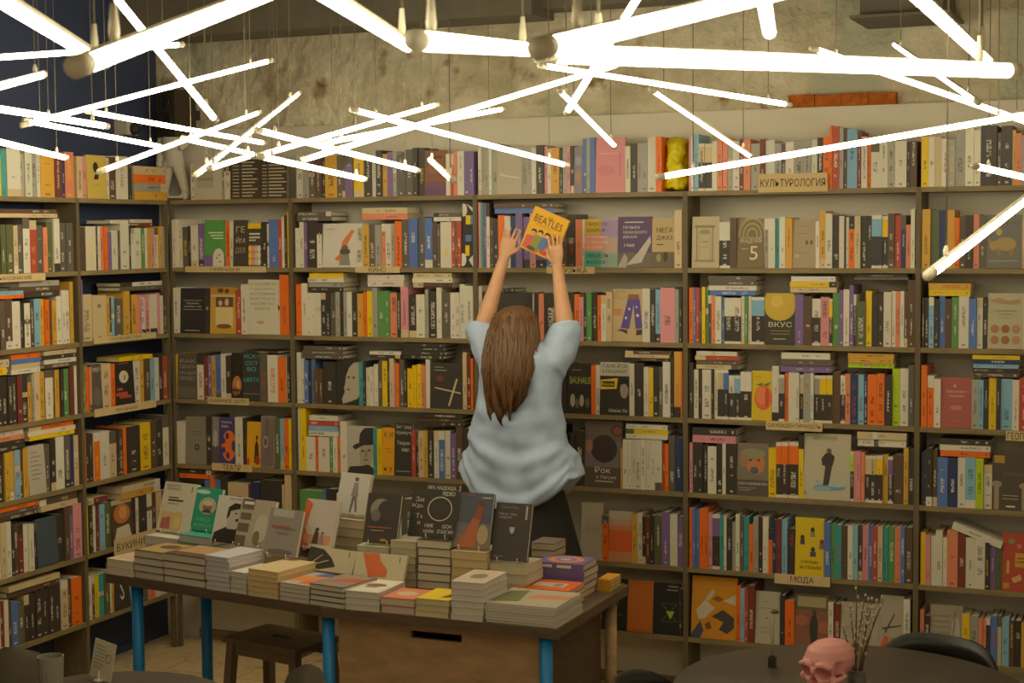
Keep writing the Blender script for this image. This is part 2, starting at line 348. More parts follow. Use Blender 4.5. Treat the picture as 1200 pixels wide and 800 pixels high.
dz('white_text', '#cfc8b2', 'tall cream cover filled with grey printed text', *[('t', t, .45, .92-.09*i, .75 if i < 5 else .45, .05, '#8f8874') for i, t in enumerate(['РОССИЯ И', 'К ДИЗАЙНУ', 'ИСТОРИЯ', 'ВЕРСТКИ И', 'СОБСТВЕННО', 'КНИГИ'])], ('e', .4, .22, .12, .03, '#c89a80'), ('p', [(.92, .55), (1, .5), (.95, .42)], '#4a3a2c'))
dz('grey_type', '#5a544a', 'dark grey cover with blurred pale lettering', *[('t', t, .5, .84-.13*i, .8, .08, '#a8a090') for i, t in enumerate(['КАК', 'СДЕЛАТЬ', 'МУЗЕЙ', 'ПРОЕКТ'])], ('r', .05, .02, .95, .26, '#6a6254'))
dz('face', '#2c241c', 'near black cover with a warm glowing shape', ('e', .5, .32, .42, .2, '#b87840'), ('e', .4, .2, .3, .1, '#8a5a30'), ('e', .6, .34, .16, .09, '#d49a60'), ('r', 0, .2, 1, .23, '#2c241c'))
dz('striped', '#3b3a38', 'charcoal cover with slanting turquoise lettering', ('t', 'ИСКУ', .5, .9, .86, .09, '#5ab8b0'), ('t', 'ССТ', .5, .76, .7, .08, '#5ab8b0'), ('t', 'ВО', .5, .64, .5, .08, '#5ab8b0'), ('t', 'ЦВЕТА', .5, .42, .84, .09, '#5ab8b0'), ('r', .05, .14, .95, .15, 'g'))
dz('taupe', '#8a8070', 'plain taupe cover with a small dark emblem', ('r', .3, .68, .75, .69, '#5e5648'), ('r', .3, .62, .75, .63, '#5e5648'), ('r', .45, .3, .65, .42, '#4a443a'), ('e', .55, .36, .05, .03, '#8a8070'))
dz('greyphoto', '#8c8680', 'grey photographic cover seen edge on', ('r', 0, 0, 1, .4, '#5a5650'), ('e', .5, .55, .3, .18, '#b0aaa0'))
dz('purple', '#4a3f7c', 'violet cover with an orange paint palette', ('t', 'Разбор', .45, .9, .6, .06, 'w'), ('t', 'кино', .35, .82, .4, .05, 'w'), ('e', .6, .42, .42, .32, 'o'), ('e', .5, .62, .11, .07, '#4a3f7c'), ('e', .28, .52, .11, .07, '#4a3f7c'), ('e', .3, .33, .11, .07, '#4a3f7c'), ('e', .55, .22, .11, .07, '#4a3f7c'), ('e', .9, .42, .14, .12, '#4a3f7c'), ('r', .1, .04, .8, .055, 'l'))
dz('yellowfig', '#dca41c', 'yellow cover with a dark dancing figure', ('p', [(.55, .1), (.95, .1), (.85, .5), (.72, .62), (.6, .5)], '#4a2a1e'), ('e', .74, .66, .08, .05, '#4a2a1e'), ('r', 0, 0, .2, .2, 'r'), ('e', .8, .16, .18, .1, '#a83a2a'))
dz('sketch', '#8a7a72', 'taupe cover scribbled with dark line drawing', *[('p', [(.1+.09*i, .05), (.13+.09*i, .05), (.2+.08*i+.05*math.sin(i), .95), (.17+.08*i+.05*math.sin(i), .95)], '#5e4e4a') for i in range(9)], ('e', .35, .5, .2, .12, '#a8988c'), ('e', .35, .5, .12, .07, '#6a5a54'))
dz('warm', '#8a5a40', 'brown cover fading to violet at the foot', ('r', 0, 0, 1, .18, '#6a4a70'), ('r', 0, .18, 1, .32, '#7a5258'), ('r', .1, .82, .8, .88, '#6a4030'), ('e', .5, .6, .4, .12, '#9a6a4a'))
dz('film', '#d0cabc', 'white cover with an orange streak and a seated figure', ('p', [(.3, .2), (.42, .3), (.5, .6), (.72, .86), (.8, .84), (.6, .5), (.55, .2), (.4, .14)], '#d8783c'), ('e', .56, .36, .13, .08, '#55504a'), ('e', .56, .46, .08, .05, '#6a6258'), ('p', [(.42, .05), (.7, .05), (.66, .3), (.46, .3)], '#8a857a'), ('t', '1961', .92, .75, .1, .3, '#55504a'), ('t', '1991', .92, .25, .1, .3, '#55504a'), ('r', .08, .86, .3, .88, 'g'))
dz('pattern', '#2e2c2a', 'black and white cover with yellow and blue squares', ('e', .1, .88, .3, .1, 'w'), ('r', .3, .66, .7, .8, 'y'), ('r', .7, .66, 1, .8, 't'), ('p', [(.3, .98), (1, .9), (1, .82)], 'w'), ('r', .3, .40, .8, .50, 'u'), ('r', .3, .18, .65, .34, 'y'), ('e', .1, .12, .3, .1, 'w'), ('p', [(.6, .12), (1, .2), (1, .0)], 'w'))
dz('portrait', '#352f2a', 'black cover with a bald pale profile portrait', ('p', [(.3, .02), (.25, .12), (.38, .28), (.33, .36), (.38, .44), (.42, .62), (.55, .8), (.74, .9), (.95, .92), (1, .85), (1, .2), (.9, .12), (.6, .06)], '#b0a690'), ('p', [(.66, .58), (.8, .62), (.78, .55)], '#4a4238'), ('p', [(.45, .6), (.58, .62), (.56, .55)], '#4a4238'), ('p', [(.42, .33), (.6, .35), (.56, .3)], '#5a5046'), ('p', [(.3, .02), (.55, .06), (.95, .14), (1, .02)], '#352f2a'))
dz('blackscript', '#3c352d', 'dark cover with crossing pale script lines', ('r', .12, .83, .5, .85, 'g'), ('r', .12, .9, .4, .915, 'g'), ('e', .3, .66, .12, .07, '#7a3a3a'), ('p', [(.15, .47), (.95, .36), (.95, .33), (.15, .44)], 'c'), ('p', [(.56, .06), (.62, .06), (.86, .66), (.8, .66)], 'c'))
dz('hatman', '#b8b0a0', 'pale cover with a brooding man in a dark hat', ('p', [(.0, 0), (1, 0), (1, .12), (.8, .2), (.5, .16), (.1, .14)], '#3a342e'), ('p', [(.5, .18), (.9, .2), (.98, .5), (.9, .66), (.5, .62), (.46, .4)], '#a89c88'), ('p', [(.18, .56), (.3, .62), (.44, .64), (.46, .84), (.62, .96), (.95, .98), (1, .95), (1, .62), (.6, .6), (.3, .5)], '#3a342e'), ('e', .58, .48, .06, .02, '#3a342e'), ('e', .82, .5, .06, .02, '#3a342e'), ('r', .62, .28, .78, .31, '#6a5a4c'), ('p', [(.68, .48), (.74, .48), (.76, .36), (.66, .36)], '#8c806e'))
dz('yellow_n', '#dd9c18', 'amber cover with heavy black letters', ('t', 'К И', .5, .86, .7, .12, 'k'), ('t', 'н у', .5, .12, .7, .12, 'k'), ('r', .2, .55, .7, .56, '#8a5a14'), ('r', .3, .48, .8, .49, '#8a5a14'))
dz('theory', '#3d372f', 'dark cover with large handwritten white words', ('t', 'Зигфрид', .5, .93, .85, .08, 'w'), ('t', 'Кракауэр', .55, .82, .9, .08, 'w'), ('t', 'Теория', .5, .62, .7, .09, 'w'), ('t', 'кино', .62, .5, .4, .07, 'w'), ('r', .1, .08, .9, .095, 'g'))
dz('blank', '#b5ac98', 'blank pale card cover', ('p', [(.1, .45), (.4, .40), (.9, .36), (.9, .33), (.4, .36), (.1, .40)], '#d0c8b4'))
dz('violet', '#8c8494', 'pale violet cover with a small orange figure', ('e', .5, .35, .3, .15, '#b08a6a'), ('e', .5, .7, .35, .1, '#a09aaa'))
dz('pink', '#d68e92', 'large pink cover on the top shelf', ('r', .1, .7, .75, .72, '#e0a8a8'), ('e', .35, .4, .3, .1, '#cf8488'), ('r', .8, .3, .86, .7, '#c87a7e'))
dz('listen', '#8f9a8a', 'pastel gradient cover with bold black and white words', ('r', 0, .68, .5, 1, '#c4a02c'), ('r', .5, .6, 1, 1, '#a08ab0'), ('r', 0, .34, .6, .66, '#d48a78'), ('r', .6, .3, 1, .62, '#b89a88'), ('r', 0, 0, .5, .34, '#4fa08c'), ('r', .5, 0, 1, .3, '#8aa090'), ('t', 'ПРИСЛУ-', .4, .9, .7, .08, 'k'), ('t', 'ШАЙСЯ', .33, .78, .56, .08, 'k'), ('t', 'К МУЗЫКЕ,', .4, .63, .66, .06, 'w'), ('t', 'К ЗВУКАМ,', .4, .52, .66, .06, 'w'), ('t', 'К СЕБЕ', .32, .42, .44, .06, 'w'), ('t', 'МИШЕЛЬ', .4, .25, .66, .08, 'k'), ('t', 'ФЕЙБЕР', .36, .12, .6, .08, 'k'))
dz('jazz', '#5a4468', 'purple cover with white lettering over a grey drawing', ('r', 0, 0, 1, .3, '#6a6258'), ('p', [(.25, .05), (.6, .3), (.95, .62), (.98, .5), (.7, .1)], '#b8b0a4'), ('p', [(0, 0), (.2, .28), (.3, .2), (.25, 0)], '#a8a094'), ('r', .2, .88, .75, .9, 'w'), ('t', 'МУЗЫКА', .4, .79, .5, .06, 'w'), ('t', 'СВОБОДНОГО', .5, .69, .7, .06, 'w'), ('t', 'ДЖАЗА', .36, .6, .42, .06, 'w'), ('t', '1960', .34, .44, .3, .06, 'w'))
dz('mega', '#b8a070', 'tan cover titled in dark capitals over a street photo', ('r', 0, 0, 1, .32, '#6a5c44'), ('e', .3, .2, .1, .08, '#9a8a68'), ('e', .6, .22, .1, .1, '#3e3426'), ('t', 'МЕГА', .55, .76, .7, .1, 'k'), ('t', 'ДЖАЗ', .55, .6, .7, .1, 'k'), ('r', .2, .46, .5, .48, 'k'))
dz('boots', '#c0a87c', 'sand coloured cover with starry violet trousers and boots', ('t', 'ДИКО', .35, .94, .6, .08, '#a8884c'), ('t', 'ВСЕ', .3, .84, .5, .07, '#a8884c'), ('r', .05, .5, .3, .62, '#c8845c'), ('p', [(.52, .9), (.86, .9), (.9, .78), (.5, .78)], '#8a5a44'), ('p', [(.5, .8), (.72, .8), (.56, .24), (.28, .26)], '#5a4a96'), ('p', [(.68, .8), (.9, .8), (1.0, .26), (.78, .24)], '#5a4a96'), ('p', [(.28, .24), (.5, .22), (.5, .14), (.44, .16), (.3, .2), (.14, .2)], '#4a3226'), ('p', [(.8, .22), (1, .24), (.99, .14), (.8, .12)], '#4a3226'), ('e', .45, .45, .04, .025, 'w'), ('e', .56, .62, .04, .025, 'w'), ('e', .84, .5, .05, .03, 'w'), ('e', .8, .66, .03, .02, 'w'))
dz('bauhaus', '#2f2b24', 'black cover with lime green title above a band photo', ('t', 'BAUHAUS', .55, .66, .85, .14, '#b4b848'), ('e', .25, .26, .1, .13, '#b0a488'), ('e', .62, .26, .09, .12, '#b0a488'), ('e', .44, .2, .08, .1, '#6a604e'), ('e', .85, .22, .08, .1, '#6a604e'), ('r', .2, .86, .6, .87, 'g'))
dz('punk', '#332e26', 'black cover with a white headline and yellow tag', ('r', 0, .74, 1, 1, '#c2bba8'), ('t', 'ПАНК-РОК', .5, .93, .84, .08, 'k'), ('t', 'БЛИЦКРИГ', .5, .82, .84, .08, 'k'), ('p', [(.02, .66), (.6, .7), (.56, .5), (.02, .48)], 'y'), ('r', .06, .53, .5, .64, 'k'), ('t', 'Ramones', .28, .585, .4, .06, 'y'), ('e', .82, .48, .14, .16, '#a09478'), ('p', [(.66, .66), (.8, .72), (.98, .66), (.98, .5), (.86, .6), (.7, .58), (.66, .4)], '#221e18'), ('r', .3, .04, .98, .13, 'k'), ('t', 'Микки Ли', .62, .085, .62, .06, 'w'))
dz('rok', '#6e6258', 'mauve cover with a dark round planet and pale title', ('r', 0, 0, 1, .3, '#5c5040'), ('r', 0, .3, 1, .7, '#7a6a70'), ('e', .53, .58, .36, .21, '#3e3430'), ('e', .88, .86, .17, .09, '#5a4436'), ('e', .88, .86, .12, .06, '#8a5a3a'), ('e', .12, .62, .1, .1, '#a8705a'), ('t', 'Рок', .5, .26, .42, .09, '#d8d0bc'), ('t', 'в Лагуне', .6, .15, .55, .06, '#cfc6b0'), ('r', .3, .08, .8, .1, '#bcae92'))
dz('pale', '#b0a68c', 'pale cover with a faint grey wave pattern', *[('r', .2+.09*i, .5-.04*(i % 3), .22+.09*i, .58+.04*(i % 3), '#8a806a') for i in range(8)], ('r', .3, .72, .8, .725, '#8a806a'))
dz('sunset', '#b8a894', 'cover fading from orange to pale grey', ('r', 0, 0, 1, .2, '#c88a58'), ('r', 0, .2, 1, .62, '#d8622a'), ('r', 0, .62, 1, .72, '#cc8058'), ('r', 0, .72, 1, .84, '#c09a80'))
dz('greenlines', '#25261e', 'black cover with thin green web of lines', ('t', 'КИНО', .6, .9, .5, .05, 'w'), *[('p', [(.15+.1*i, .3), (.17+.1*i, .3), (.9-.05*i, .75), (.88-.05*i, .75)], '#6a8a3a') for i in range(5)], ('p', [(.2, .3), (.8, .3), (.8, .31), (.2, .31)], '#6a8a3a'), ('r', .4, .06, .6, .08, 'w'))
dz('rust', '#c06a28', 'plain rust orange cover', ('r', .04, .03, .96, .04, '#a85a20'), ('r', .04, .95, .96, .96, '#a85a20'))
dz('triangle', '#27261f', 'black cover with a bright green triangle in crossing lines', ('t', 'ТЕОРИЯ', .74, .94, .4, .03, 'w'), ('r', .5, .86, .92, .88, 'g'), ('p', [(.3, .26), (.32, .26), (.92, .6), (.9, .6)], '#7a8a4a'), ('p', [(.9, .26), (.92, .26), (.32, .6), (.3, .6)], '#7a8a4a'), ('p', [(.5, .46), (.82, .46), (.66, .30)], '#a0c030'), ('r', .3, .26, .92, .265, '#7a8a4a'), ('r', .3, .6, .92, .605, '#7a8a4a'))
dz('arch', '#b9ab88', 'beige cover with a line drawing of a doorway', ('r', .16, .14, .2, .8, '#8a7e62'), ('r', .74, .14, .78, .8, '#8a7e62'), ('r', .1, .78, .84, .83, '#8a7e62'), ('r', .26, .14, .28, .7, '#9a8e70'), ('r', .66, .14, .68, .7, '#9a8e70'), ('e', .47, .7, .2, .05, '#9a8e70'), ('r', .36, .5, .6, .52, '#8a7e62'), ('r', .36, .4, .6, .41, '#8a7e62'), ('r', .1, .12, .84, .15, '#8a7e62'))
dz('amadel', '#8a7a58', 'brown cover with concentric arcs and a large pale five', ('r', 0, 0, 1, .34, '#6e5c42'), *[('e', .55, .66, .5-.07*i, .36-.05*i, ['#a08e66', '#7a6a4a'][i % 2]) for i in range(6)], ('r', 0, 0, 1, .62, '#7a6a4c'), ('t', 'АКАДЕМИЯ', .5, .55, .8, .14, '#cbbf9e'), ('t', '5', .62, .3, .3, .28, '#d8ceb0'), ('r', .15, .38, .4, .39, '#cbbf9e'))
dz('quote', '#a8967a', 'sandy cover with small print and quotation marks', ('r', .2, .85, .8, .86, '#8a7858'), ('r', .15, .76, .85, .77, '#b88a6a'), ('r', .15, .7, .7, .71, '#8a7858'), ('e', .62, .52, .06, .05, '#6e5c40'), ('e', .82, .52, .06, .05, '#6e5c40'), ('r', .15, .3, .8, .31, '#8a7858'), ('e', .2, .25, .1, .04, '#c0ae8c'))
dz('taste', '#3e382c', 'black cover with a golden disc and white capitals', ('e', .5, .80, .56, .34, '#c8a838'), ('e', .4, .84, .2, .12, '#d4b854'), ('r', 0, 1.0, 1, 1.002, '#3e382c'), ('t', 'ВКУС', .52, .39, .76, .1, '#d8ceb4'), ('r', .2, .26, .85, .27, '#b89a3c'), ('r', .2, .2, .85, .21, '#b89a3c'), ('r', .3, .1, .7, .115, '#cfc4a8'))
dz('peach', '#d2b420', 'yellow cover with a big ripe peach', ('e', .58, .46, .44, .25, '#d8663a'), ('e', .5, .5, .3, .18, '#e08048'), ('e', .75, .46, .1, .2, '#c8502e'), ('p', [(.2, .72), (.55, .76), (.5, .7)], '#4a7a30'), ('p', [(.55, .72), (.95, .78), (.8, .70)], '#4a7a30'), ('r', .15, .88, .45, .89, '#8a7414'))
dz('trickster', '#5a4f42', 'grey cover with a laughing orange face above white words', ('r', 0, .3, 1, 1, '#7c7060'), ('e', .58, .62, .3, .22, '#c07a48'), ('e', .55, .48, .14, .07, '#5a5a66'), ('e', .5, .8, .4, .1, '#8a8a6a'), ('e', .2, .66, .14, .12, '#9a7a5a'), ('e', .42, .68, .05, .02, '#4a3a2c'), ('e', .68, .68, .05, .02, '#4a3a2c'), ('t', 'СМЕХ И ДРЕВНИЙ РИМ', .5, .23, .92, .07, '#d8d0ba'), ('r', .06, .14, .6, .15, '#b8ae98'), ('r', .06, .1, .45, .11, '#b8ae98'))
dz('irony', '#bdb49a', 'large cream cover with a man in black standing on blue waves', ('t', 'ИРОНИЯ', .45, .93, .5, .055, '#8a8064'), ('e', .56, .19, .34, .045, '#6f98b4'), ('e', .4, .17, .2, .03, '#88b0c4'), ('e', .7, .23, .22, .03, '#a8c0c4'), ('p', [(.42, .22), (.54, .22), (.6, .48), (.62, .62), (.44, .62), (.46, .48)], '#453c34'), ('p', [(.4, .52), (.62, .52), (.66, .66), (.56, .72), (.46, .70), (.38, .62)], '#3e3630'), ('e', .54, .745, .055, .035, '#6a5a48'), ('p', [(.24, .26), (.3, .3), (.36, .26)], '#88b0c4'), ('r', .02, .07, .06, .12, '#8a8064'))
dz('dating', '#d8ba14', 'yellow cover with four little people and dark title', ('e', .25, .66, .07, .045, '#4a3a20'), ('r', .17, .54, .33, .62, '#4a4a5a'), ('e', .6, .8, .07, .045, '#4a3a20'), ('r', .52, .68, .68, .76, '#8a8a6a'), ('e', .62, .46, .07, .045, '#4a3a20'), ('r', .52, .34, .72, .42, '#4a4a5a'), ('e', .92, .6, .07, .045, '#6a4a40'), ('r', .84, .48, 1, .56, '#8a6a60'), ('t', 'САМЦЫ', .5, .24, .6, .06, '#6a5410'), ('t', 'И ГЕНИИ', .54, .15, .72, .06, '#6a5410'))
dz('botanic', '#cc8a1c', 'orange cover with dark leaves and pale pots', ('p', [(.1, .45), (.3, .62), (.52, .5), (.3, .32), (.16, .3)], '#c8baa0'), ('p', [(.3, .64), (.46, .8), (.52, .76), (.38, .6)], '#c8baa0'), ('p', [(.45, .36), (.7, .48), (.95, .36), (.95, .2), (.8, .1), (.62, .16), (.72, .28)], '#46423e'), ('p', [(.0, .05), (.2, .28), (.28, .12), (.2, 0), (0, 0)], '#46485a'), ('p', [(.46, .64), (.56, .7), (.7, .66), (.62, .6)], '#8a5a1c'), ('p', [(.7, .62), (.98, .74), (.98, .56)], '#c8baa0'), ('p', [(.3, .22), (.4, .28), (.46, .18), (.36, .14)], '#7a4a1c'))
dz('whitedots', '#b4ab94', 'off white cover with sparse small print', ('r', .3, .8, .6, .81, '#8a806a'), ('r', .2, .68, .7, .69, '#8a806a'), ('e', .48, .5, .03, .02, '#6a5a4a'), ('r', .2, .3, .7, .31, '#8a806a'), ('r', .2, .22, .6, .23, '#8a806a'))
dz('couple', '#8a5a44', 'reddish landscape cover with a dark walking figure', ('r', 0, .7, 1, 1, '#6a5a44'), ('r', .08, .76, .92, .95, '#a89a70'), ('e', .2, .5, .2, .1, '#a8644a'), ('e', .85, .4, .2, .12, '#a8644a'), ('p', [(.5, .1), (.66, .1), (.7, .45), (.62, .62), (.5, .6), (.44, .4)], '#3a3630'), ('e', .58, .66, .06, .045, '#4a4034'))
dz('pale2', '#aaa18a', 'pale grey cover behind the willow twigs', ('r', .1, .85, .9, .86, 'w'), ('r', .1, .5, .5, .51, '#8a806a'))
dz('script', '#a89f8a', 'pale cover with black calligraphy and coral shapes', ('p', [(.1, .45), (.9, .52), (.9, .5), (.1, .42)], 'k'), ('p', [(.2, .38), (.6, .7), (.63, .68), (.24, .36)], 'k'), ('p', [(.0, .1), (.2, .32), (.4, .3), (.3, .05)], '#c0603c'), ('e', .8, .16, .2, .08, '#c0603c'), ('e', .55, .2, .12, .1, '#8a8272'))
dz('rhino', '#77746c', 'slate grey cover with a golden rhinoceros engraving', ('e', .55, .45, .3, .13, '#a8905c'), ('e', .22, .42, .13, .09, '#a8905c'), ('p', [(.1, .42), (.05, .58), (.16, .48)], '#a8905c'), ('r', .32, .24, .42, .36, '#9a7a4a'), ('r', .66, .24, .78, .36, '#9a7a4a'), ('e', .36, .68, .09, .07, '#b8a468'), ('t', 'ДРУГОЕ', .55, .83, .8, .07, '#5a5850'), ('r', .1, .13, .9, .14, 'c'))
dz('food', '#b4ac90', 'cream cover with rows of small brown pastries', *[('e', .2+.3*(i % 3), .16+.2*(i//3), .12, .075, ['#a87a4a', '#96683c', '#b08a58'][i % 3]) for i in range(6)], ('p', [(.05, .86), (.3, .92), (.6, .86), (.9, .9), (.9, .82), (.6, .8), (.3, .82)], '#b08a60'), ('r', .2, .68, .8, .69, '#7a725a'), ('r', .3, .62, .7, .63, '#7a725a'), ('r', .4, .56, .6, .565, '#7a725a'))
dz('rose', '#a85a52', 'dusty rose cover with pale hand lettering', ('t', 'Прекрасные', .5, .72, .66, .07, '#d4b8a4'), ('t', 'женщины', .5, .63, .5, .05, '#d4b8a4'), ('p', [(.4, .82), (.46, .88), (.5, .8)], '#d4b8a4'), ('e', .5, .4, .2, .05, '#c0806f'), ('r', .3, .14, .7, .145, '#c89a8a'))
dz('arches', '#51483c', 'dark cover with two pale columns', ('r', .06, 0, .2, .46, '#9a8a70'), ('e', .14, .47, .14, .06, '#9a8a70'), ('r', .84, 0, .98, .46, '#9a8a70'), ('e', .9, .45, .14, .06, '#9a8a70'), ('r', .05, .86, .35, 1, '#b08838'), ('t', 'ПОЛИНА', .6, .66, .6, .06, '#7a6e58'), ('r', .3, .26, .74, .27, 'c'), ('r', .3, .2, .74, .21, 'c'), ('r', .4, .05, .66, .08, 'w'))
dz('redmap', '#b04a34', 'red cover with yellow plaque and map-like marks', ('r', .42, .42, 1, .66, '#c89a34'), ('r', .48, .5, .96, .52, '#7a4a1c'), ('r', .48, .56, .96, .58, '#7a4a1c'), ('r', .14, .3, .24, .52, '#c8a048'), ('e', .3, .86, .12, .05, '#8a8a48'), ('e', .55, .78, .08, .04, '#c87a68'), ('p', [(.3, .22), (.6, .3), (.66, .2), (.4, .14)], '#d4a06a'), ('r', .04, .04, .24, .14, '#c88a3a'), ('r', .74, .2, .98, .32, '#cfc0a0'))
dz('sketchy', '#9a907c', 'wide grey cover with faint pencil lines', *[('r', .05, .2+.1*i, .6, .21+.1*i, '#7a705c') for i in range(7)], ('e', .8, .5, .14, .3, '#b0a8a4'), ('p', [(.66, .1), (.7, .1), (.8, .9), (.76, .9)], '#7a705c'))
dz('yellowsil', '#c9b052', 'pale yellow cover with a black silhouette', ('e', .45, .72, .13, .12, '#2e2a1c'), ('p', [(.34, .44), (.56, .44), (.6, .55), (.4, .56)], '#2e2a1c'), ('r', .3, .3, .7, .31, '#8a7838'))
dz('cream_m', '#b8b09c', 'cream cover with rows of small text on blue-wall shelf', *[('r', .15, .85-.09*i, .8 if i % 2 else .6, .87-.09*i, '#8a8270') for i in range(7)])
dz('slate_m', '#46525c', 'plain slate blue cover', ('r', .02, .02, .98, .03, '#3a444c'))
dz('grey_n', '#5a5350', 'dark grey cover with a faint figure', ('e', .5, .3, .4, .2, '#6e6662'), ('t', 'MINDF', .55, .88, .7, .09, 'w'))
dz('moon_n', '#2c2823', 'black cover with a white moon and red lettering', ('e', .48, .66, .24, .14, '#cfc6ae'), ('e', .52, .64, .03, .06, '#3a342c'), ('r', .1, .36, .4, .42, 'r'), ('r', .05, .24, .62, .32, 'r'), ('r', .2, .18, .8, .24, 'r'), ('r', .25, .95, .75, .97, 'r'))
dz('port_n', '#5a4632', 'cover with an orange-lit portrait and white block', ('e', .5, .68, .4, .22, '#c07840'), ('e', .55, .7, .2, .14, '#d49a60'), ('p', [(.05, .05), (.95, .05), (.8, .42), (.2, .38)], '#cfc6b0'), ('r', 0, .9, 1, 1, '#b8ae90'))
dz('s_n', '#3e3a32', 'dark cover with a white letter', ('t', 'S', .5, .45, .25, .5, 'w'))
dz('lines1', '#4a4032', 'dark brown cover listing white lines of print, left of the pair', *[('r', .08, .06+.085*i, .3, .085+.085*i, '#b8ac90') for i in range(10)], *[('r', .4, .06+.085*i, .75+.1*((i*7) % 3)/1.2, .09+.085*i, '#c4b898') for i in range(11)])
dz('lines2', '#4a4032', 'dark brown cover listing white lines of print, right of the pair', *[('r', .08, .06+.085*i, .25, .085+.085*i, '#b8ac90') for i in range(10)], *[('r', .32, .06+.085*i, .8+.1*((i*5) % 3)/1.2, .09+.085*i, '#c4b898') for i in range(11)])
dz('whitecard', '#c2baa4', 'blank off-white cover with a grey panel beside the statue', ('r', .1, .3, .7, .72, '#b0a890'), ('r', .1, .48, .7, .56, '#9a927a'))
def cover_print(root, w, h, ops, t):
    mb = MB(); k = 0
    for op in ops:
        k += 1; y = -.0006-.00012*k
        if op[0] == 't':
            _, s, cx, cy, fw, fh, col = op
            text(s, root, frame(((cx-.5)*w, y, cy*h), (1, 0, 0), (0, 0, 1)), fw*w, fh*h, textmat(col), 'title_lettering')
            continue
        if op[0] == 'r': _, x0, y0, x1, y1, col = op; pts = [(x0, y0), (x1, y0), (x1, y1), (x0, y1)]
        elif op[0] == 'e': _, cx, cy, rx, ry, col = op; pts = [(cx+rx*math.cos(2*PI*i/20), cy+ry*math.sin(2*PI*i/20)) for i in range(20)]
        else:
            _, pts, col = op
            ar = sum(pts[i][0]*pts[(i+1) % len(pts)][1]-pts[(i+1) % len(pts)][0]*pts[i][1] for i in range(len(pts)))
            if ar < 0: pts = pts[::-1]
        mb.face([((min(1, max(0, a))-.5)*w, y, min(1, max(0, c))*h) for a, c in pts], lin(col), 0)
    if mb.f: mb.build('cover_print', M_PRINT, root, attrs=True)
def cover_book(desc, w, h, t, base, ops, loc, rz, tilt, roll=0, name='book', spine=None, label=None, cat='book', group=None):
    root = empty(name, loc); root.rotation_euler = (-tilt, roll, rz)
    c = lin(base); x = w/2; bt = .0018; mb = MB(); sc = lin(spine) if spine else tuple(v*.85 for v in c[:3])+(1,)
    mb.box((-x, 0, 0), (x, bt, h), c, 0); mb.box((-x, t-bt, 0), (x, t, h), sc, 0); mb.box((-x, bt, 0), (-x+bt, t-bt, h), sc, 0)
    mb.build('cover', M_PRINT, root, attrs=True)
    mb = MB(); mb.box((-x+bt, bt, .002), (x-.003, t-bt, h-.002), page_col(), 0); mb.build('page_block', M_PAGE, root, attrs=True)
    cover_print(root, w, h, ops, t)
    tag(root, label or desc, cat, group); return root
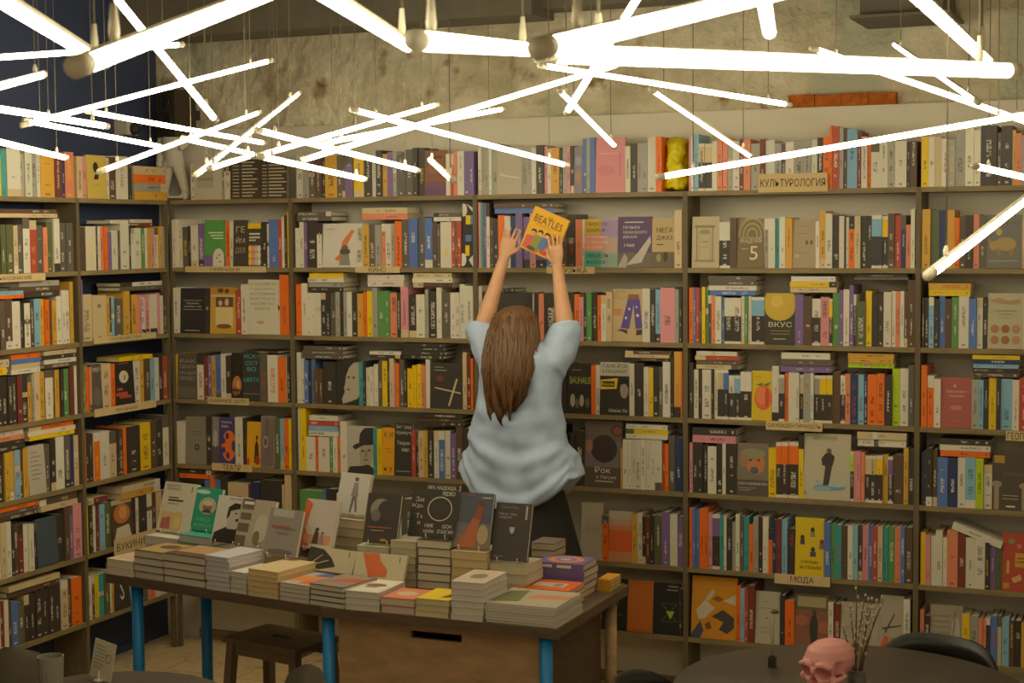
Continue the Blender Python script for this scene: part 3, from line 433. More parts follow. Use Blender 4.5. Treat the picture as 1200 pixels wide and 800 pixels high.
# ---- the shelves as read off the photograph: start x, then colour code + right edge / top of each spine
SH = {
 'M0': (0, 'y4/180 t10/176 w26/174 g32/180 w40/177 g46/178 w50/180 Y66/178 m75/185 U79/186 s90/178'),
 'M1': (0, 'E4/263 E10/263 E18/263 c23/264 G30/263 w38/255 r46/258 G53/264 s58/266 E65/260 w72/256 G80/261 G88/261'),
 'M2': (0, 'n3/352 G9/352 n17/350 w27/353 k32/355 w39/355 n43/352 l50/350 Y55/350 o60/351 n64/352 Y69/352 w75/347 w80/340 w85/340 Y89/330'),
 'M3': (0, 'Y1/440 k6/441 k12/441 k18/441 k23/441 m29/440 k36/438 Y40/448 g43/438 c50/436 Y56/435 w65/433 n68/432 Y73/433 k77/433 e84/432 m89/430 w93/428'),
 'M4': (0, 'k8/532 Y14/530 Y19/528 l26/527 n30/526 Y36/524 F.cream_m.56/522 G62/520 k68/515 w78/511 G85/509 U90/508 c95/510'),
 'M5': (0, 'w3/612 c10/612 w16/611 k20/617 n25/615 m31/614 w36/614 w42/614 k46/612 F.slate_m.70/607 k78/602 n84/594 v88/592 p98/590'),
 'M6': (0, 'w3/706 m8/705 w13/703 n17/706 u25/704 G32/705 k38/697 k45/695 k52/692 k60/690 k67/686 k74/684 c82/680 n87/678 o99/676'),
 'N0': (93, 'c100/183 p104/183 F.yellowsil.127/182 w131/185 n139/184 w153/183 k157/190'),
 'N1': (93, 'n103/266 w115/265 k117/265 w120/265 s124/265 o128/265 v133/272 w141/270 G143/270 w153/262 k156/265 w160/274 w168/267 e172/267 w175/267 Y179/267 p184/267 w189/267 Y192/265 g196/265'),
 'N2': (94, 'v99/328 c111/345 c127/346 Y131/348 k133/348 l138/347 G147/350 Y154/341 k157/343 Y165/345 p168/345 w174/348 p178/347 w186/345 p191/343 w195/346 n198/342'),
 'N3': (100, 'e103/428 o107/430 s110/430 F.grey_n.122/427 c133/426 o137/426 F.moon_n.160/424 w168/422 Y172/421 n178/420 l184/421 w189/419 k194/414 r199/417'),
 'N4': (100, 'o104/508 k108/508 k113/508 o120/507 w131/505 c140/505 k142/503 n147/503 o152/500 k167/499 y179/495 n186/492 k193/492 w200/486'),
 'N5': (104, 'y107/592 k111/592 w116/592 m120/590 l126/590 E134/588 F.port_n.158/585 k162/584 w166/583 k174/580 w180/578 n185/577 c192/576 m200/574'),
 'N6': (105, 'w111/675 n114/676 y119/674 t125/672 E131/670 w134/668 Y137/667 F.s_n.155/662 l160/660 G175/657 s184/652 w190/650 k202/645'),
 'A0': (222, 'w227/192 F.whitecard.259/188 g262/195 w269/190 F.lines1.304/187 F.lines2.336/186'),
 'A1': (200, 'w207/257 w213/257 G219/266 k223/265 w231/264 v238/262 F.green.263/258 o268/259 w272/259 F.game.289/258 F.comic.305/262 k312/260 w315/262 u326/257 r330/257 w333/254 k336/252 y339/248'),
 'A2': (202, 'w210/337 F.blackgold.239/338 k245/338 F.yellowbox.275/337 r282/340 w289/333 F.white_text.327/328 o338/322'),
 'A3': (203, 'Y207/415 F.grey_type.230/415 w238/414 m243/417 v247/417 Y252/417 u258/416 w264/415 k270/417 F.face.283/414 F.striped.304/412 G313/414 w325/416 o334/419 w335.5/418 k339/418'),
 'A4': (206, 'w216/494 F.taupe.241/489 k247/488 F.greyphoto.255/489 F.purple.275/490 w284/489 k288/490 F.yellowfig.304/495 F.sketch.321/488 E327/491 l332/491 o338/491 y341/491'),
 'A5': (208, 'm216/572 n226/572 k240/572 u246/563 o252/562 u258/563 k266/558 c290/566 m294/568 U304/565 k330/563 c333/568 c341/556'),
 'B0': (346, 'w354/181 g361/183 G368/183 n376/183 k380/181 Y394/182 G400/182 G404/184 v413/184 y425/182 k435/182 w440/180 k447/176 Y453/180 v460/178 g464/177 G474/181 G483/175 k489/173 k497/173 F.warm.522/176 w527/180 r531/180 s535/177 w543/177 v549/177 v555/177'),
 'B1': (345, 'w350/267 w355/260 v359/260 k371/259 w377/261 F.film.424/262 Y432/263 G439/262 g446/263 s451/262 w458/262 g462/262 o470/259 G479/257 u489/256 G497/254 u506/255 n511/260 G515/262 w528/260 r532/260 G535/260 r540/259 F.pattern.554/237'),
 'B2': (346, 'o352/333 w359/332 w364/343 w369/343 w375/343 k381/343 k386/342 G393/342 g398/342 k402/342 g406/342 w412/342 k418/342 Y425/344 o429/342 y436/341 g442/337 e450/341 e456/341 s465/343 k469/343 p478/336 k487/345 w497/345 g501/339 k511/341 w517/337 G527/342 w533/343 w538/343 w544/333 w554/335'),
 'B3': (347, 'w352/413 w356/420 u361/422 k364/422 u368/421 n373/432 n378/432 k393/424 F.portrait.420/420 t425/424 k428/424 w433/431 w437/430 w442/427 G447/424 y453/423 k456/422 c461/420 p463/425 o467/426 G473/421 k476/430 y483/432 y488/428 y493/427 s498/428 w503/421 F.blackscript.541/426 c546/413 m551/416 o554/420'),
 'B4': (348, 'w351/478 y358/478 w369/512 o373/512 w386/512 e390/512 w395/512 o398/512 w406/494 F.hatman.437/500 t441/502 y447/503 F.yellow_n.461/502 F.theory.482/497 r487/505 k490/505 c496/505 Y501/505 k508/505 w514/505 u521/505 w527/505 v534/508 n542/500 k548/502 w555/500'),
 'B5': (350, 'e378/575 u382/574 k394/573 w404/578 n415/585 m430/585 k450/590 w470/590 G490/585 k510/590 n530/585 w550/590'),
 'C0': (559, 'w563/174 g567/172 g572/170 w576/168 g582/168 F.blank.611/172 g617/173 g622/173 w628/173 k637/170 p641/171 w645/174 Y655/173 k659/176 g664/172 p668/172 k672/171 F.violet.682/172 u687/162 g691/161 u697/161 F.pink.732/161 w738/171 k746/168 g751/168 g758/167 w768/160 o775/160'),
 'C1': (560, 'p563/237 t566/238 v569/238 w573/238 n577/255 k583/256 o591/252 w598/253 U604/253 v612/250 v620/254 p627/250 v640/256 u650/262 w655/258 n664/251 k674/251 s681/257 w684/257 F.listen.723/257 F.jazz.763/254 F.mega.790/256 c799/246'),
 'C2': (560, 'w564/335 k590/342 k623/343 w625/344 k631/344 s637/344 k653/344 k666/343 k672/344 o678/345 p683/348 k687/344 e693/343 k699/344 o704/346 w710/346 c717/342 F.boots.752/339 w761/338 k767/340 l773/339 p790/337 g795/339 k799/338'),
 'C3': (560, 'm575/425 k590/420 n610/425 k640/425 k663/427 F.bauhaus.692/426 o697/428 w702/428 F.punk.737/425 w743/426 k754/425 w760/430 y765/431 k771/430 G776/430 w785/424 k789/418 Y797/412 o799/412'),
 'C4': (560, 'k580/505 n600/500 G630/505 k655/500 n662/510 k668/518 k673/508 k684/505 F.rok.727/494 Y729/525 w735/515 w739/515 w744/515 w750/515 w756/515 w761/515 w767/515 w775/516 r779/520 o783/520 G790/512 U799/513'),
 'C5': (680, 'F.pale.705/590 o712/604 F.sunset.740/600 Y746/603 w752/602 k756/606 m761/606 k766/604 E775/604 v784/600 w793/603 v800/605'),
 'C6': (704, 'F.greenlines.734/680 F.rust.764/682 F.triangle.795/685 k799/690'),
 'D0': (806, 'p809/160 w812/160 l818/157 Sc825/168 Sc834/168 w840/165 s846/161 s852/161 g858/163 w866/165 m871/163 s879/163 g890/168 m896/163 w907/164 g915/168 G920/168 w930/166 g941/165 g950/165 w957/163 k964/161 o972/159 o975/147 r983/148 g988/149 n992/150 l1004/151 m1009/154 w1016/160 o1020/160 w1030/162 w1040/160 g1048/158 w1062/165 k1066/166 n1074/165'),
 'D1': (810, 'F.arch.842/254 Sw855/260 n863/255 F.amadel.895/256 g900/256 w908/256 t913/256 w920/254 Y928/255 F.quote.955/257 w960/259 Y967/247 w975/250 k983/252 w989/253 k990.5/253 w994/254 o1001/253 c1008/253 k1016/253 k1021/254 Sl1033/252 Sy1040/253 n1048/250 r1055/252 U1061/252 s1067/263 w1072/245'),
 'D2': (807, 'o812/337 u815/337 r819/337 n822/337 y826/336 e829/337 n833/346 s838/346 w845/347 u848/348 Sw858/349 Sw868/349 w872/347 e876/347 w880/347 Sl895/348 F.taste.931/344 v941/345 n951/347 Sw961/350 p971/348 Sy975/350 e983/343 v988/340 w995/339 v1000/334 k1003/345 E1014/353 y1021/341 k1028/344 k1035/344 w1044/342 w1049/341 s1054/341 w1059/341 n1063/341 n1072/328'),
 'D3': (807, 'k812/425 w818/433 k822/433 w833/433 k836/433 w840/433 Sc847/433 Su853/433 Sw860/440 Sl867/440 Sw880/436 F.peach.904/435 w912/429 Sg919/439 o923/437 w932/436 w936/437 Sc941/439 g949/437 w953/437 Sg960/440 Sy968/440 Sy975/440 n984/436 Sw990/440 s996/438 U1005/439 l1012/439 U1016/441 o1027/439 o1036/438 k1045/440 L1054/432 w1064/432 G1071/428'),
 'D4': (807, 'p811/519 k817/519 k823/519 k829/521 w839/523 k846/520 w850/520 k863/521 F.trickster.900/520 y909/525 So915/518 So923/518 So935/518 y941/510 F.irony.996/509 SL1000/529 p1003/529 p1008/529 s1013/530 Sc1019/534 Sc1026/534 Sy1034/534 Y1040/533 Sv1046/535 n1058/533 Y1064/525 k1071/527'),
 'D5': (807, 'o811/595 u815/595 u819/597 o825/596 o829/595 p834/601 Sv843/603 t848/604 w851/604 k857/608 g861/612 w866/603 G871/605 t877/606 o882/615 g888/606 k893/606 w898/606 w900/606 o905/620 U909/609 m915/608 l922/609 k931/620 F.dating.965/608 u973/612 e978/614 t986/615 n993/616 w999/616 l1005/616 n1010/616 p1017/616 u1022/616 r1028/617 c1034/617 t1040/618 e1048/618 s1055/618 u1060/618 n1069/618'),
 'D6': (809, 'F.botanic.862/678 o867/687 l872/690 r876/690 m884/686 F.whitedots.913/695 k919/698 o930/704 F.couple.970/698 w976/706 m984/708 F.pale2.1030/708 F.script.1058/700 w1066/703'),
 'E0': (1079, 'y1088/160 w1095/160 c1103/160 w1111/162 g1119/163 g1131/153 w1141/150 w1149/152 k1168/147 n1173/155 k1186/147 Y1190/152 s1197/156 g1205/158'),
 'E1': (1080, 'Y1090/245 E1100/246 U1109/246 Y1118/246 o1124/255 n1131/253 k1140/252 s1147/251 G1155/252 F.rhino.1197/252 c1210/255'),
 'E2': (1080, 'k1083/349 k1088/349 l1094/348 k1100/350 u1107/347 n1115/350 e1123/348 w1135/347 u1144/350 w1151/349 k1157/350 F.food.1199/344 w1212/344'),
 'E3': (1079, 'o1086/428 o1094/440 w1102/444 F.rose.1138/443 g1146/445 l1152/445 k1158/444 y1167/443 k1172/443 l1186/444 w1194/445 r1208/443'),
 'E4': (1079, 'k1082/530 U1085/528 k1092/525 n1098/527 u1110/536 U1122/537 w1131/536 l1143/536 L1152/537 w1162/545 F.arches.1204/535'),
 'E5': (1078, 'y1084/624 p1090/627 w1096/628 w1104/622 w1109/630 s1122/622 m1131/625 w1142/630 w1154/630 k1159/636 v1166/635 E1174/638 F.redmap.1210/626'),
 'E6': (1077, 's1082/715 k1089/722 F.sketchy.1127/711 y1136/720 g1146/722 s1151/725 s1155/726 k1160/724 u1168/722 c1173/722 l1182/725 n1188/727 k1196/728 Y1205/730'),
}
SPINES = []; FACES = []
for key, (x0, s) in SH.items():
    c, row = key[0], int(key[1]); zs = LEV[row]; top = None; n = 0; px = x0
    for tk in s.split():
        n += 1
        m = re.match(r'F\.(\w+)\.([\d.]+)/(\d+)', tk)
        if m: nm, x1, top = m.group(1), float(m.group(2)), float(m.group(3))
        else:
            m = re.match(r'(S?[A-Za-z])([\d.]+)(?:/(\d+))?', tk); nm, x1 = m.group(1), float(m.group(2)); top = float(m.group(3)) if m.group(3) else top
        yb = top+40
        ua, ub = pw(c, px, yb)[0], pw(c, x1, yb)[0]; um = (ua+ub)/2; h = pw(c, (px+x1)/2, top)[1]-zs
        h = min(h, .312 if row else .36); area = (x1-px)*h*280
        w = max(.005, abs(ub-ua)-.0008)
        if tk[0] == 'F': FACES.append((c, row, n, nm, um, zs, w, h))
        else: SPINES.append([area, c, row, n, nm, um, zs, w, h])
        px = x1
# spines hidden behind the woman or the table piles count last
for s in SPINES:
    x, y = proj(place(s[1], s[5], 0, s[6]+s[8]/2))
    if 548 < x < 675 and 360 < y < 600: s[0] *= .05
    if s[2] >= 5 and 190 < x < 690 and s[1] in 'ABC': s[0] *= .2
CAND = []                                          # (pixels it shows, build as a thing, build into the shared rest)
REST = MB()
def spine_cand(area, c, row, n, code, u, z, w, h):
    d = min(.168, max(.10, h*.68)); into = rng.uniform(.003, .014)
    if c in LEFT: into += .004
    bd = bands_for(code); pg = page_col(); M4 = Matrix.Translation(place(c, u, into, z)) @ Matrix.Rotation(rotz(c), 4, 'Z')
    def one():
        mb = MB(); spine_geo(mb, w, h, d, bd, pg)
        o = mb.build('book', [M_SPINE, M_PAGE], attrs=True); o.matrix_world = M4
        cn = CN[code[-1]]; cn = cn+' and black' if code[0] == 'S' else cn
        tag(o, f'{cn} spine, {ordn(n)} book from left, {RNAME[row]} shelf, {CS[c]}', 'book', f'spines on the {RNAME[row]} shelf, {CS[c]}')
    CAND.append((area, one, lambda: spine_geo(REST, w, h, d, bd, pg, M4)))
for q in SPINES: spine_cand(*q)
N_FACE = [len(FACES)]
# the rows run on past the picture's edges
fr_ = random.Random(21)
for row in range(7):
    ends = max(q[5]+q[7]/2 for q in SPINES if q[1] == 'E' and q[2] == row); ends = max([ends]+[f[4]+f[6]/2 for f in FACES if f[0] == 'E' and f[1] == row])
    u = ends+.002
    while u < 4.60:
        w_ = fr_.uniform(.014, .036); spine_cand(0, 'E', row, 99, fr_.choice('wwgkGnoryYulvmscSe'.replace('S', 'k')), u+w_/2, LEV[row], w_-.001, fr_.uniform(.19, .24)); u += w_
    u = min(q[5]-q[7]/2 for q in SPINES if q[1] == 'M' and q[2] == row)-.002
    while u > -1.66:
        w_ = fr_.uniform(.014, .036); spine_cand(0, 'M', row, 99, fr_.choice('wwgkGnoryYulvmsce'), u-w_/2, LEV[row], w_-.001, fr_.uniform(.19, .24)); u -= w_
for c, row, n, nm, u, z, w, h in FACES:
    base, desc, ops = D[nm]; tilt = .055 if row else .03; t = .012+.004*(n % 3)
    if row == 6: tilt = .10
    cover_book(desc, w, h/math.cos(tilt), t, base, ops, place(c, u, .006, z+t*math.sin(tilt)+.0004), rotz(c), tilt,
               label=f'{desc}, facing out', group=f'face-out books on the {RNAME[row]} shelf, {CS[c]}')
# ---- books lying flat on top of the rows: left, right, top, bottom, colours from the top
ST = [('M1', 0, 70, 247, 257, 'nc'), ('M2', 13, 73, 331, 350, 'gnk'), ('M2', -6, 30, 341, 350, 'lo'), ('M3', -8, 13, 420, 438, 'cy'), ('M3', 15, 50, 412, 440, 'oucw'), ('M3', 52, 92, 408, 432, 'ckwn'),
      ('M4', 0, 31, 503, 528, 'wskk'), ('M4', 34, 90, 491, 509, 'owy'), ('M5', 0, 47, 594, 611, 'oGn'), ('M5', 48, 93, 578, 592, 'nc'), ('M6', 10, 72, 669, 683, 'cn'),
      ('N0', 158, 197, 195, 233, 'cogY'), ('N1', 131, 152, 258, 262, 'w'), ('N1', 154, 181, 257, 265, 'wm'), ('N2', 142, 192, 331, 341, 'wG'), ('N3', 140, 182, 414, 419, 'y'), ('N5', 104, 128, 581, 588, 'm'), ('N5', 143, 190, 562, 577, 'cY'),
      ('A3', 285, 326, 410, 413, 'k'), ('A5', 208, 247, 551, 562, 'ko'),
      ('B1', 347, 388, 248, 259, 'GG'), ('B1', 423, 477, 244, 258, 'cs'), ('B1', 507, 540, 248, 258, 'Gw'), ('B2', 360, 402, 319, 341, 'ywgk'), ('B2', 429, 473, 322, 336, 'ww'), ('B2', 482, 530, 319, 336, 'cwk'),
      ('B3', 353, 402, 405, 420, 'GGG'), ('B3', 432, 469, 412, 420, 'wk'), ('B3', 470, 520, 402, 421, 'kkkk'), ('B4', 360, 396, 487, 511, 'wrlw'), ('B4', 490, 541, 482, 500, 'knk'),
      ('C1', 577, 650, 238, 250, 'nu'), ('C2', 585, 603, 337, 341, 'k'), ('C3', 731, 784, 411, 423, 'nck'), ('C4', 732, 782, 495, 512, 'wyw'),
      ('D2', 829, 886, 323, 346, 'GGwu'), ('D2', 925, 980, 327, 346, 'wyc'), ('D2', 1001, 1064, 328, 341, 'kG'), ('D3', 814, 865, 411, 432, 'wrGc'), ('D3', 914, 973, 413, 436, 'wGv'), ('D3', 993, 1047, 420, 437, 'YYL'),
      ('D4', 810, 862, 500, 518, 'kp'), ('D4', 1004, 1062, 511, 528, 'cw'), ('E2', 1087, 1138, 332, 347, 'Yy'), ('E3', 1139, 1195, 415, 443, 'yUlkn'), ('E4', 1100, 1161, 514, 535, 'kwo')]
def stack_cand(c, row, ua, ub, zc, t, code, where, pos, area):
    ln = (ub-ua)*rng.uniform(.93, 1.0); w = t-.0006; dd = rng.uniform(.13, .16); bd = bands_for(code); pg = page_col()
    # the book lies on its side, foot of the spine to the right
    M4 = Matrix.Translation(place(c, (ua+ub)/2+ln/2, .005+rng.uniform(0, .008), zc)) @ Matrix.Rotation(rotz(c), 4, 'Z') @ Matrix.Rotation(-PI/2, 4, 'Y')
    def one():
        mb = MB(); spine_geo(mb, w, ln, dd, bd, pg); o = mb.build('book', [M_SPINE, M_PAGE], attrs=True); o.matrix_world = M4
        tag(o, f'{CN[code]} book lying flat, {where}, {pos}{RNAME[row]} shelf, {CS[c]}', 'book', f'books lying on the {RNAME[row]} shelf rows, {CS[c]}')
    CAND.append((area, one, lambda: spine_geo(REST, w, ln, dd, bd, pg, M4)))
pc = {}
for key, x0, x1, yt, yb, cols in ST: pc.setdefault(key, []).append((x0, x1, yt, yb, cols))
for key, L_ in pc.items():
    c, row = key[0], int(key[1])
    # rest each pile on the tallest books underneath it
    for k, (x0, x1, yt, yb, cols) in enumerate(L_):
        xm = (x0+x1)/2; ua, za = pw(c, x0, (yt+yb)/2); ub, zb = pw(c, x1, (yt+yb)/2); zt = pw(c, xm, yt)[1]; zl = pw(c, xm, yb)[1]
        H = max(.008*len(cols), zt-zl)
        base = max([s[6]+s[8] for s in SPINES if s[1] == c and s[2] == row and ua-s[7]/2 < s[5] < ub+s[7]/2]+[LEV[row]])
        if key == 'N0': base = LEV[0]; H = zt-base
        ceilz = LEV[row-1]-.022 if row else 9
        H = min(H, ceilz-.003-base)
        if H < .008: continue
        cols = cols[:max(1, int(H/.007))]; t = H/len(cols)
        pos = '' if len(L_) == 1 else (['left pile, ', 'right pile, '] if len(L_) == 2 else ['left pile, ', 'middle pile, ', 'right pile, '])[k]
        for q, code in enumerate(cols):
            stack_cand(c, row, ua, ub, base+H-(q+.5)*t, t, code, 'alone on top' if len(cols) == 1 else f'{ordn(q+1)} from top', pos, (x1-x0)*t*270)
# slanted thick book on the rightmost case
ua, za = pw('E', 1116, 612); ub, zb = pw('E', 1174, 636)
mb = MB(); ln = math.hypot(ub-ua, zb-za); spine_geo(mb, .030, ln, .14, [(0, 1, lin('w'))], page_col())
o = mb.build('book', [M_SPINE, M_PAGE], attrs=True)
o.matrix_world = Matrix.Translation((ub, .006, zb-.012)) @ Matrix.Rotation(-PI/2+math.atan2(za-zb, ub-ua), 4, 'Y')
tag(o, 'thick white book lying slanted across the row, sixth shelf, rightmost case', 'book')
# ---- section signs on the shelf edges
def sign(key, x0, x1, yt, yb, s, fw=.6, fh=.6, dx=0):
    c, row = key[0], int(key[1]); ua, _ = pw(c, x0, (yt+yb)/2); ub, _ = pw(c, x1, (yt+yb)/2); zt = pw(c, (x0+x1)/2, yt, -.004)[1]; zb = pw(c, (x0+x1)/2, yb, -.004)[1]
    p = BC[c]; o0 = p.location.y if c in LEFT else p.location.x
    mb = MB(); w = ub-ua; h = zt-zb; mb.box((-w/2, -.006, -h/2), (w/2, -.001, h/2)); o = mb.build('shelf_sign', M_SIGN, p)
    o.location = ((ua+ub)/2-o0, 0, (zt+zb)/2)
    if s: text(s, o, frame((dx*w, -.0066, 0), (1, 0, 0), (0, 0, 1)), w*fw, h*fh, M_INK, 'lettering')
    o['label'] = 'cream card shelf sign with dark capitals'
sign('M1', -14, 52, 321, 330, 'ЯЗЫКОЗНАНИЕ', .7, .5, -.1)
sign('N2', 109, 182, 392.5, 399.5, 'ПУБЛИЦИСТИКА', .52, .55)
sign('N3', 110, 182, 474, 483, 'ТРУ-КРАЙМ', .36, .5)
sign('N5', 133, 182, 626, 646, 'БУКИНИСТ', .9, .45)
sign('A1', 218, 312, 312, 319, 'ГЕЙМДЕВ', .36, .7)
sign('A3', 244, 292, 466, 474, 'КНИЖНОЕ ДЕЛО', .9, .6)
sign('A4', 249, 296, 543.5, 552, 'ТЕАТР', .45, .75)
sign('B1', 417, 469, 312.5, 319.5, 'КИНО', .38, .75)
sign('C1', 641, 697, 312.5, 320.5, 'МУЗЫКА', .6, .75, .05)
sign('D0', 889, 970, 203, 225, 'КУЛЬТУРОЛОГИЯ', .94, .42)
sign('D3', 898, 964, 494, 504.5, 'САМОИДЕНТИЧНОСТЬ', .94, .5)
sign('D5', 908, 973, 674, 685.5, 'МОДА', .42, .7)
sign('E3', 1179, 1240, 506, 517, 'ГЕОПОЛИТИКА', .94, .75)
# ------------------------------------------------------------------ the woman reaching up
M_SKIN = mat('skin', '#c99873', .55, nscale=20, namt=.05); M_HAIR = mat('brown_hair', '#644426', .45, nscale=30, namt=.45, stretch=(14, 14, .7))
M_SHIRT = mat('pale_blue_cotton', '#a6b6cf', .85, nscale=60, namt=.06, stretch=(1, 1, 3)); M_SKIRT = mat('black_cloth', '#23201b', .85, nscale=20, namt=.2)
def P3(x, y, Y): return Vector(onY(x, y, Y))
def ring(c, ax, ay, a, bb, n=28, p=2.0):
    out = []
    for k in range(n):
        t = 2*PI*k/n; cx = math.copysign(abs(math.cos(t))**(2/p), math.cos(t)); sy = math.copysign(abs(math.sin(t))**(2/p), math.sin(t))
        out.append(Vector(c)+Vector(ax)*a*cx+Vector(ay)*bb*sy)
    return out
def loft(rings):
    n = len(rings[0]); vs = [p for r in rings for p in r]; fs = []
    for i in range(len(rings)-1):
        for k in range(n): fs.append((i*n+k, i*n+(k+1) % n, (i+1)*n+(k+1) % n, (i+1)*n+k))
    fs.append(tuple(range(n))[::-1]); fs.append(tuple(range((len(rings)-1)*n, len(rings)*n)))
    return vs, fs
def remeshed(name, mb, vox, smooth=6, fn=None):
    me = mb.mesh(name, False); o = bpy.data.objects.new(name, me); COL.objects.link(o)
    m = o.modifiers.new('r', 'REMESH'); m.mode = 'VOXEL'; m.voxel_size = vox
    s = o.modifiers.new('s', 'SMOOTH'); s.factor = .5; s.iterations = smooth
    bpy.context.view_layer.update(); dg = bpy.context.evaluated_depsgraph_get()
    m2 = bpy.data.meshes.new_from_object(o.evaluated_get(dg)); bpy.data.objects.remove(o)
    if fn:
        n = len(m2.vertices); co = np.zeros(n*3); m2.vertices.foreach_get('co', co); co = co.reshape(-1, 3)
        nr = np.zeros(n*3); m2.vertices.foreach_get('normal', nr); nr = nr.reshape(-1, 3)
        co = fn(co, nr); m2.vertices.foreach_set('co', co.ravel()); m2.update()
    m2.polygons.foreach_set('use_smooth', [True]*len(m2.polygons)); m2.update(); return m2
PY = -.46
hc = P3(600, 392, PY+.02)                         # middle of the head
ft = Vector((hc.x+.03, PY-.02, 0)); X_, Y_ = Vector((1, 0, 0)), Vector((0, 1, 0)); Z_ = Vector((0, 0, 1))
body = MB()
def limb(pts, rad, n=14, flat=None): body.tube(pts, rad, n, flat=flat)
wz = P3(610, 560, PY).z; cx = P3(610, 560, PY).x; sz = P3(610, 425, PY).z
# trunk
tr = [(wz-.10, .165, .115), (wz+.02, .165, .11), (wz+.14, .135, .095), (wz+.26, .14, .10), (wz+.38, .16, .105), (sz-.02, .165, .10), (sz+.04, .12, .085), (sz+.075, .055, .055)]
body.add(*loft([ring((cx-.01, PY, z), X_, Y_, a, c_, 24) for z, a, c_ in tr]))
limb([(cx-.02, PY, sz+.04), (hc.x+.005, PY-.005, hc.z-.08), (hc.x, PY+.01, hc.z-.02)], [.05, .048, .05])
# head, tipped back a little, with nose, chin and ears
hd = Vector((0, .97, .25)).normalized()
body.add(*loft([ring(hc+Z_*z+hd*.012, X_, hd, a, c_, 24) for z, a, c_ in ((-.115, .035, .045), (-.095, .055, .075), (-.05, .07, .092), (0, .077, .1), (.05, .074, .098), (.085, .055, .075), (.108, .02, .03))]))
limb([hc+hd*.10+Z_*.01, hc+hd*.128-Z_*.025], [.010, .014]); limb([hc+hd*.085-Z_*.09, hc+hd*.105-Z_*.095], [.02, .016])
for s in (-1, 1): limb([hc+X_*s*.075+Z_*.02, hc+X_*s*.085, hc+X_*s*.075-Z_*.03], [.012, .016, .009], flat=((1, 0, 0), .5))
limb([hc+hd*.108-X_*.02-Z_*.055, hc+hd*.113-Z_*.055, hc+hd*.108+X_*.02-Z_*.055], [.006, .008, .006])
# legs and feet under the skirt
for s in (-1, 1):
    x = cx-.01+s*.085
    limb([(x, PY, wz-.02), (x, PY+.01, .52), (x+.005*s, PY, .46), (x, PY-.02, .30), (x, PY-.02, .085)], [.085, .062, .056, .052, .036])
    limb([(x, PY-.055, .035), (x, PY+.02, .04), (x+.01*s, PY+.11, .028), (x+.015*s, PY+.17, .024)], [.032, .038, .036, .026])
# arms: shoulder, elbow, wrist
SHL, ELL, WRL = P3(579, 430, PY), P3(565, 387, PY+.12), P3(591, 301, PY+.22)
SHR, ELR, WRR = P3(647, 428, PY), P3(663, 389, PY+.12), P3(653, 311, PY+.218)
for a, e_, w_ in ((SHL, ELL, WRL), (SHR, ELR, WRR)):
    limb([a, a.lerp(e_, .5), e_, e_.lerp(w_, .25), e_.lerp(w_, .65), w_], [.056, .047, .040, .039, .030, .0235])
def hand(w_, up, side, palm, curl, spread=.30, tcurl=.5, size=1.0):
    """w_ wrist, up along the fingers, side towards the thumb, palm where the fingers close"""
    up = up.normalized(); side = (side-up*side.dot(up)).normalized(); palm = up.cross(side)*(1 if up.cross(side).dot(palm) > 0 else -1); k = size
    body.add(*loft([ring(w_+up*d*k, side, palm, a*k, c_*k, 16) for d, a, c_ in ((-.01, .026, .02), (.02, .032, .017), (.05, .041, .016), (.085, .043, .014), (.098, .038, .010))]))
    for i, (off, ln) in enumerate(((.031, .072), (.011, .080), (-.010, .074), (-.030, .058))):
        p = w_+(up*.088+side*off)*k; d = (up+side*(off*spread*18)).normalized(); pts = [p-d*.03*k, p]; rad = [.0088*k, .0084*k]; ang = 0
        for j, fr in enumerate((.45, .30, .25)):
            ang += curl*(.7, 1.0, .8)[j]; q = d*math.cos(ang)+palm*math.sin(ang); p = p+q*ln*fr*k; pts.append(p); rad.append((.0078, .0070, .0056)[j]*k)
        body.tube(pts, rad, 10)
    p = w_+(up*.025+side*.024)*k; d = (up*.65+side*.75+palm*.1).normalized(); d2 = (up*.9+side*.25+palm*tcurl).normalized()
    body.tube([p-d*.012*k, p, p+d*.036*k, p+d*.036*k+d2*.030*k, p+d*.036*k+d2*.05*k], [.013*k, .014*k, .011*k, .009*k, .0065*k], 10)
LUP = (P3(600, 270, PY+.25)-WRL); RUP = P3(650, 276, PY+.222)-WRR
hand(WRL, LUP, X_*.9+Y_*.2, Y_, .16, size=.86)
hand(WRR, RUP, -X_*.95+Y_*.1, Y_, .10, tcurl=.5, size=.84)
bm_ = remeshed('person', body, .0031, 2); bm_.materials.append(M_SKIN)
person = link('person', bm_); tag(person, 'woman seen from behind in pale blue shirt and black skirt, lifting a yellow book', 'person')
# shirt
sh = MB()
rows = [(592, 540, 684, .165), (575, 542, 681, .163), (555, 546, 675, .158), (530, 552, 667, .15), (500, 558, 661, .14), (475, 562, 656, .13), (450, 562, 656, .122), (430, 562, 658, .112), (415, 568, 652, .098), (404, 582, 637, .075), (398, 592, 626, .055)]
rg = []
for y, xl, xr, dp in rows:
    a = P3(xl, y, PY); c = P3(xr, y, PY); rg.append(ring((a+c)/2, X_, Y_, (c.x-a.x)/2, dp, 36, 2.3))
sh.add(*loft(rg))
CUL = ELL.lerp(WRL, .06); CUR = ELR.lerp(WRR, .06)
for s_, e_, c_ in ((SHL, ELL, CUL), (SHR, ELR, CUR)):
    sh.tube([s_.lerp(Vector((cx, PY, s_.z-.05)), .45)+Y_*.02, s_+Y_*.01, s_.lerp(e_, .5), e_-(c_-e_)*.2, c_], [.065, .072, .073, .066, .059], 18)
    d = (c_-e_).normalized(); sh.tube([c_-d*.05, c_-d*.045, c_-d*.02, c_-d*.018, c_+d*.008, c_+d*.010], [.060, .069, .071, .063, .068, .058], 18)
z0 = P3(610, 590, PY).z
